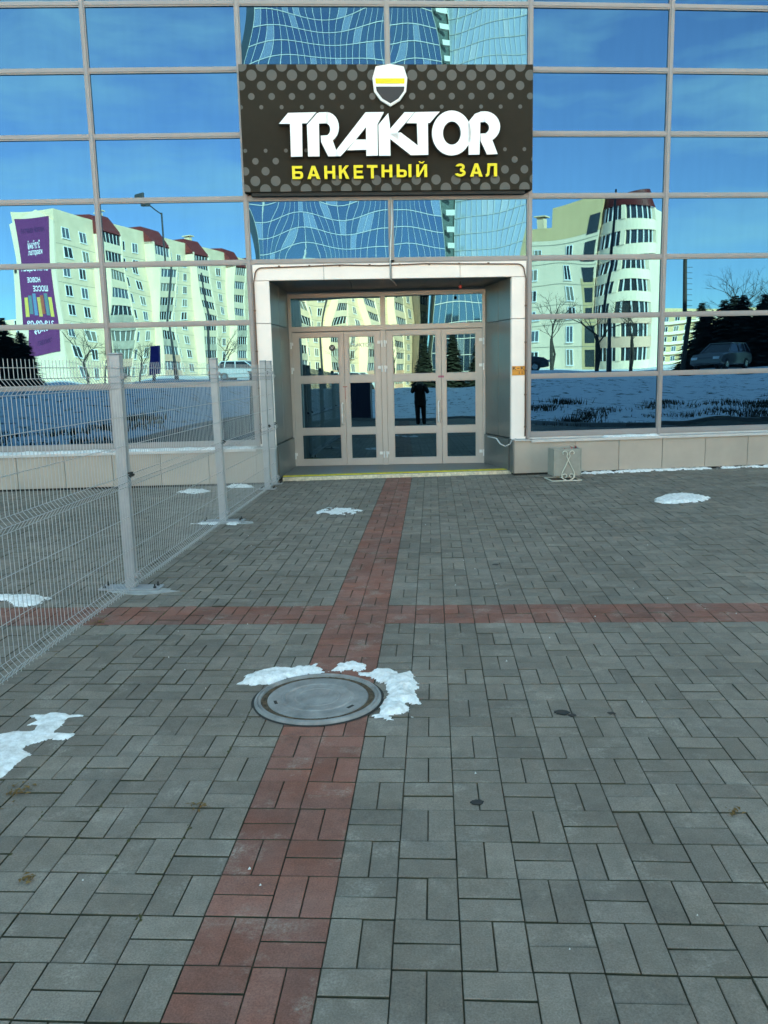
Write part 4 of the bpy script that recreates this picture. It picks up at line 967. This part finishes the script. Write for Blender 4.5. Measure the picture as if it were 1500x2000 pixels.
# --- trees
def bare_tree_mesh(seed_, H, depth=5):
    rs = random.Random(seed_); mb = MB()
    def br(p, d, l, r_, k):
        q = p+d*l; m1 = p+d*l*.5+Vector((rs.gauss(0, .05), rs.gauss(0, .05), 0))*l
        mb.tube([p, m1, q], [r_, r_*.85, r_*.68], 5 if k > 2 else 3, cap=False)
        if k == 0: return
        for i in range(3 if k > 1 else 4):
            nd = (d+Vector((rs.gauss(0, .5), rs.gauss(0, .5), rs.gauss(.12, .3)))).normalized()
            st = p+d*l*rs.uniform(.45, 1) if i else q
            br(st, nd, l*rs.uniform(.55, .8), r_*.55, k-1)
    br(Vector((0, 0, 0)), Vector((0, 0, 1)), H*.36, H*.017, depth)
    return mb
def bare_tree(x, y, H, seed_, label):
    o = empty('bare_tree', (x, y, terrain(x, y)), random.uniform(0, 6), label, 'tree', 'bare trees behind the viewer')
    big = bare_tree_mesh(seed_, H); me = big.mesh('crown'); me.materials.append(M_bark); link('crown', me, o)
    t_ = MB(); t_.tube([(0, 0, -.3), (0, 0, H*.18), (0, 0, H*.36)], [H*.024, H*.02, H*.017], 8); t_.build('trunk', M_bark, o)
for i, (x, y, H, lb_) in enumerate(((-18.3, -47.8, 5.5, 'bare tree mirrored under the purple banner'), (-17.3, -53, 5, 'bare tree mirrored left of the dark lamp post'), (-13.5, -50, 4.6, 'bare bushy tree mirrored at the foot of the cream block'), (26.1, -38, 6.8, 'bare tree mirrored at the left of the corner block'), (23.7, -26, 6.2, 'dark bare tree mirrored in the middle of the corner block'), (30.6, -33.4, 6.2, 'bare tree mirrored in front of the curved balconies'), (47.9, -42, 9, 'tall bare birch mirrored above the spruces'), (50.5, -40, 8.6, 'bare birch mirrored at the right edge'), (-1.5, -38, 5, 'bare tree mirrored in the second door leaf'), (-6, -41, 4.6, 'bare tree mirrored in the first door leaf'))):
    bare_tree(x, y, H, 20+i, lb_)
def spruce_mesh(seed_, H):
    rs = random.Random(seed_); mb = MB(); n = int(H*26)
    for i in range(n):
        z = H*(.06+.92*(i/n)); rad = (H-z)*.30+.12
        for j in range(7):
            a_ = rs.uniform(0, 6.28); l = rad*rs.uniform(.65, 1.1); wv = l*.22+.05; dx, dy = math.cos(a_), math.sin(a_); dr = l*rs.uniform(.15, .45)
            b0 = (dx*l*.1, dy*l*.1, z)
            mb.add([b0, (dx*l*.6-dy*wv, dy*l*.6+dx*wv, z-dr*.6), (dx*l, dy*l, z-dr), (dx*l*.6+dy*wv, dy*l*.6-dx*wv, z-dr*.6)], [(0, 1, 2), (0, 2, 3)])
    return mb
SPM = []
for k in range(3):
    q = spruce_mesh(90+k, 5.0).mesh('crown'); q.materials.append(M_needle); SPM.append(q)
tk = MB(); tk.tube([(0, 0, -.3), (0, 0, 4.6)], [.11, .02], 7); tkm = tk.mesh('trunk'); tkm.materials.append(M_bark)
for i, (x, y, sc2, lb_) in enumerate(((32.3, -25.6, .97, 'dark spruce mirrored nearest the utility pole'), (33.2, -24.4, .98, 'dark spruce mirrored behind the grey car'), (34.0, -23.6, 1.02, 'dark spruce mirrored second from the grey car'), (34.9, -22.8, 1.0, 'dark spruce mirrored third from the grey car'), (35.8, -22.2, 1.04, 'dark spruce mirrored fourth in the row'), (36.7, -21.4, 1.0, 'dark spruce mirrored at the right edge of the glass'), (34.6, -25.2, 1.05, 'dark spruce mirrored in the second row'), (36.4, -23.8, 1.06, 'dark spruce mirrored rearmost at the right'), (-14.4, -17.4, .62, 'dark spruce mirrored at the far left behind the fence'), (-15.2, -17.9, .7, 'dark spruce mirrored second from the left edge of the glass'), (-16.0, -17.2, .75, 'dark spruce mirrored at the left edge of the glass'), (-16.9, -18.0, .72, 'dark spruce mirrored outermost on the left'), (1.0, -36, .85, 'spruce mirrored in the third door leaf'), (3.2, -36.5, .95, 'taller spruce mirrored in the third door leaf'), (5.2, -35.5, .9, 'spruce mirrored in the fourth door leaf'), (6.8, -36, .9, 'last spruce mirrored in the fourth door leaf'))):
    o = empty('spruce_tree', (x, y, terrain(x, y)), i*1.3, lb_, 'tree', 'dark spruces behind the viewer'); o.scale = (sc2*(1.75 if x > 30 or x < -14 else 1.15),)*2+(sc2,)
    link('crown', SPM[i % 3], o); link('trunk', tkm, o)
# low shrubs on the bank
sb = MB(); rs = random.Random(9)
for k in range(110):
    u = rs.random(); x = rs.uniform(6.5, 24) if u < .65 else rs.uniform(-18, -6); y = edge_y(x)-rs.uniform(.4, 6); z = terrain(x, y); H = rs.uniform(.08, .26)
    for j in range(70):
        a_ = rs.uniform(0, 6.28); l = H*rs.uniform(.5, 1); dx, dy = math.cos(a_)*rs.uniform(.2, 1), math.sin(a_)*rs.uniform(.2, 1); px, py = x+rs.gauss(0, .35), y+rs.gauss(0, .25)
        mb_q = .02
        sb.add([(px-mb_q, py, z-.05), (px+mb_q, py, z-.05), (px+dx*l*.6, py+dy*l*.6, z+l)], [(0, 1, 2)])
tag(sb.build('dry_grass', mat('dry_grass', (.05, .045, .025), .9), None), 'dry grass tufts on the snowy bank', 'grass', kind='stuff')

# --- lamp posts and poles
def lamp_post(x, y, H, head, label):
    o = empty('street_lamp', (x, y, terrain(x, y)), 0, label, 'street lamp', 'street lamps behind the viewer')
    mb = MB(); mb.tube([(0, 0, -.2), (0, 0, 1.2), (0, 0, 1.25), (0, 0, H)], [.14, .13, .09, .055], 10); mb.build('pole', M_metal, o)
    if head:
        mb = MB(); mb.tube([(0, 0, H-.1), (-.3, .1, H+.1), (-.75, .25, H+.45)], .04, 6); mb.build('arm', M_metal, o)
        mb = MB(); mb.obox((-1.25, .1, H+.35), (.6, .1, .0), (-.05, .35, 0), (0, 0, .55)); mb.build('lamp_head', M_metal, o, bevel=.03)
    return o
lamp_post(-9.1, -34.1, 11.3, True, 'dark street lamp mirrored in front of the cream block')
lamp_post(18.0, -14.1, 9.2, False, 'slim dark lamp pole mirrored across the corner block')
lamp_post(-6.6, -33.0, 7.5, False, 'thin green pole mirrored in the left panes')
pp = empty('utility_pole', (30, -24.3, terrain(30, -24.3)), 0, 'dark utility pole with climbing pegs mirrored at the right', 'pole')
mb = MB(); mb.tube([(0, 0, -.2), (0, 0, 7.6)], [.17, .13], 9); mb.build('pole', M_bark, pp)
for k in range(12):
    mb = MB(); mb.tube([(.1, .05, 3+k*.36), (.5, .1, 3+k*.36)], .018, 5); mb.build('peg', M_metal, pp)
ad = empty('advertising_pillar', (-7.96, -16.14, terrain(-7.96, -16.14)), R(15), 'blue advertising pillar mirrored behind the fence', 'pillar')
bpart(ad, 'panel', mat('ad_blue', (.03, .035, .3), .4), ((-.22, -.1, .35), (.22, .1, 1.75))); bpart(ad, 'foot', M_metal, ((-.05, -.05, -.1), (.05, .05, .35)))
kb2 = empty('utility_cabinet', (-2.6, -7.6, -.02), R(4), 'navy utility cabinet mirrored in the second door leaf', 'cabinet')
bpart(kb2, 'body', mat('cabinet_navy', (.02, .035, .07), .4), ((-.62, -.4, .06), (.62, .4, 1.75))); bpart(kb2, 'plinth', M_conc, ((-.66, -.44, -.05), (.66, .44, .06))); bpart(kb2, 'roof', M_metal, ((-.68, -.46, 1.75), (.68, .46, 1.8)))
for s in (-1, 1): bpart(kb2, 'door', mat('cabinet_door', (.025, .04, .08), .35), ((min(0, s*.58)+.01, .4, .12), (max(0, s*.58)-.01, .415, 1.68)))

# --- parked cars
def car(x, y, rz, col, label):
    o = empty('parked_car', (x, y, terrain(x, y)), rz, label, 'car', 'cars parked behind the viewer')
    paint = mat('car_paint_%s' % label[:9], col, .3, 0, coat=.6)
    low = [(-2.2, .35), (-2.25, .7), (-2.1, .95), (-1.2, 1.02), (1.0, 1.0), (1.9, .9), (2.2, .7), (2.22, .35), (1.8, .26), (-1.8, .26)]
    mb = MB(); mb.prism(low, -.88, .88, lambda a_, b_, c_: (a_, c_*(1-.05*max(0, b_-.7)), b_)); mb.build('body', paint, o, bevel=.06)
    mb = MB(); bt = [(-2.0, -.82), (1.05, -.82), (1.05, .82), (-2.0, .82)]; tp = [(-1.65, -.64), (.25, -.64), (.25, .64), (-1.65, .64)]
    V = [(a_, b_, .98) for a_, b_ in bt]+[(a_, b_, 1.5) for a_, b_ in tp]
    mb.add(V, [(0, 1, 5, 4), (1, 2, 6, 5), (2, 3, 7, 6), (3, 0, 4, 7)]); mb.build('windows', M_wpane, o)
    mb = MB(); mb.box((-1.72, -.67, 1.48), (.3, .67, 1.55))
    for sy in (-1, 1):
        for (a_, b_) in (((1.07, .98), (.27, 1.5)), ((-.45, .98), (-.5, 1.5)), ((-2.02, .98), (-1.67, 1.5)), ((-1.35, .98), (-1.3, 1.5))):
            mb.tube([(a_[0], sy*.825, a_[1]), (b_[0], sy*.65, b_[1])], .05, 6)
    mb.build('roof_and_pillars', paint, o, bevel=.02)
    for wx in (-1.35, 1.35):
        for sy in (-1, 1):
            mb = MB(); mb.tube([(wx, sy*.7, .32), (wx, sy*.9, .32)], .32, 20); w_ = mb.build('wheel', M_black, o)
            mb = MB(); mb.tube([(wx, sy*.895, .32), (wx, sy*.91, .32)], .19, 14); mb.build('rim', M_chrome, w_)
    for sy in (-1, 1): bpart(o, 'headlight', M_white, ((2.16, sy*.62-.16, .62), (2.26, sy*.62+.16, .76))); bpart(o, 'tail_light', M_red, ((-2.29, sy*.68-.1, .65), (-2.18, sy*.68+.1, .9)))
car(28.9, -19.0, R(150), (.09, .09, .09), 'grey car mirrored in front of the spruces')
car(32.6, -17.0, R(150), (.04, .05, .06), 'dark car mirrored beside the grey car')
car(-4.2, -36.5, R(20), (.6, .62, .64), 'pale car mirrored behind the second fence post')
car(17.6, -25.6, R(25), (.07, .09, .1), 'dark car mirrored at the left of the corner block')

# --- the photographer, mirrored in the third door leaf
def skin(name, pts, edges, mt, parent, sub=2):
    me = bpy.data.meshes.new(name); me.from_pydata([p[:3] for p in pts], edges, []); me.materials.append(mt)
    o = link(name, me, parent); md = o.modifiers.new('skin', 'SKIN'); md.use_smooth_shade = True
    for i, p in enumerate(pts):
        sv_ = me.skin_vertices[0].data[i]; r_ = p[3]; sv_.radius = (r_ if not isinstance(r_, tuple) else r_[0], r_ if not isinstance(r_, tuple) else r_[1]); sv_.use_root = (i == 0)
    ss = o.modifiers.new('sub', 'SUBSURF'); ss.levels = sub; ss.render_levels = sub
    return o
man = empty('person', (.03, -.42, 0), 0, 'person in a dark brown coat holding up a phone, mirrored in the door glass', 'person')
M_skin = mat('skin', (.5, .32, .25), .6); M_coat = mat('coat_cloth', (.03, .022, .018), .9, 0, var=.2, vscale=20); M_trs = mat('trouser_cloth', (.02, .02, .024), .9); M_hair = mat('hair', (.03, .022, .016), .8)
body = [(0, 0, .95, .14), (0, .0, 1.2, .13), (0, -.01, 1.4, .14), (0, 0, 1.5, .055), (0, .015, 1.57, .06), (0, .02, 1.65, .088), (0, .0, 1.73, .08),
        (-.17, 0, 1.42, .06), (-.25, .1, 1.2, .045), (-.09, .33, 1.5, .034), (-.05, .36, 1.57, .03), (.17, 0, 1.42, .06), (.25, .1, 1.2, .045), (.09, .33, 1.5, .034), (.05, .36, 1.57, .03),
        (-.09, 0, .9, .09), (-.1, .02, .5, .06), (-.1, -.02, .1, .045), (-.11, .12, .04, .04), (.09, 0, .9, .09), (.1, -.02, .5, .06), (.11, -.05, .1, .045), (.12, .09, .04, .04)]
be = [(0, 1), (1, 2), (2, 3), (3, 4), (4, 5), (5, 6), (2, 7), (7, 8), (8, 9), (9, 10), (2, 11), (11, 12), (12, 13), (13, 14), (0, 15), (15, 16), (16, 17), (17, 18), (0, 19), (19, 20), (20, 21), (21, 22)]
skin('body', body, be, M_skin, man)
skin('coat', [(0, 0, .98, .21), (0, 0, .72, .22), (0, 0, 1.2, .19), (0, -.01, 1.4, .175), (0, 0, 1.48, .085), (-.19, 0, 1.42, .085), (-.27, .1, 1.19, .07), (-.11, .3, 1.47, .052), (.19, 0, 1.42, .085), (.27, .1, 1.19, .07), (.11, .3, 1.47, .052)], [(0, 1), (0, 2), (2, 3), (3, 4), (3, 5), (5, 6), (6, 7), (3, 8), (8, 9), (9, 10)], M_coat, man)
skin('trousers', [(0, 0, .9, .15), (-.1, 0, .82, .11), (-.1, .02, .5, .085), (-.1, -.02, .1, .07), (.1, 0, .82, .11), (.1, -.02, .5, .085), (.11, -.05, .1, .07)], [(0, 1), (1, 2), (2, 3), (0, 4), (4, 5), (5, 6)], M_trs, man)
skin('hair', [(0, -.02, 1.7, .098), (0, -.03, 1.76, .085), (0, -.05, 1.62, .07)], [(0, 1), (0, 2)], M_hair, man)
for s in (-1, 1):
    mb = MB(); mb.tube([(s*.11, -.08, .045), (s*.115, .05, .05), (s*.12, .18, .035)], [.05, .055, .035], 10); mb.build('shoe', M_black, man, smooth=True)
    for q in range(4):
        mb = MB(); z = 1.545+q*.022; mb.tube([(s*.07, .36, z), (s*.068, .395, z+.004), (s*.045, .405, z+.006), (s*.03, .4, z+.006)], [.0095, .009, .008, .007], 6); mb.build('finger', M_skin, man, smooth=True)
    mb = MB(); mb.tube([(s*.055, .355, 1.55), (s*.04, .37, 1.585), (s*.022, .375, 1.6)], [.011, .0095, .008], 6); mb.build('thumb', M_skin, man, smooth=True)
ph = MB(); ph.box((-.04, -.028, 1.56), (.04, -.018, 1.70)); tag(ph.build('phone', M_black, None, bevel=.004), 'black phone held up by the mirrored person', 'phone')
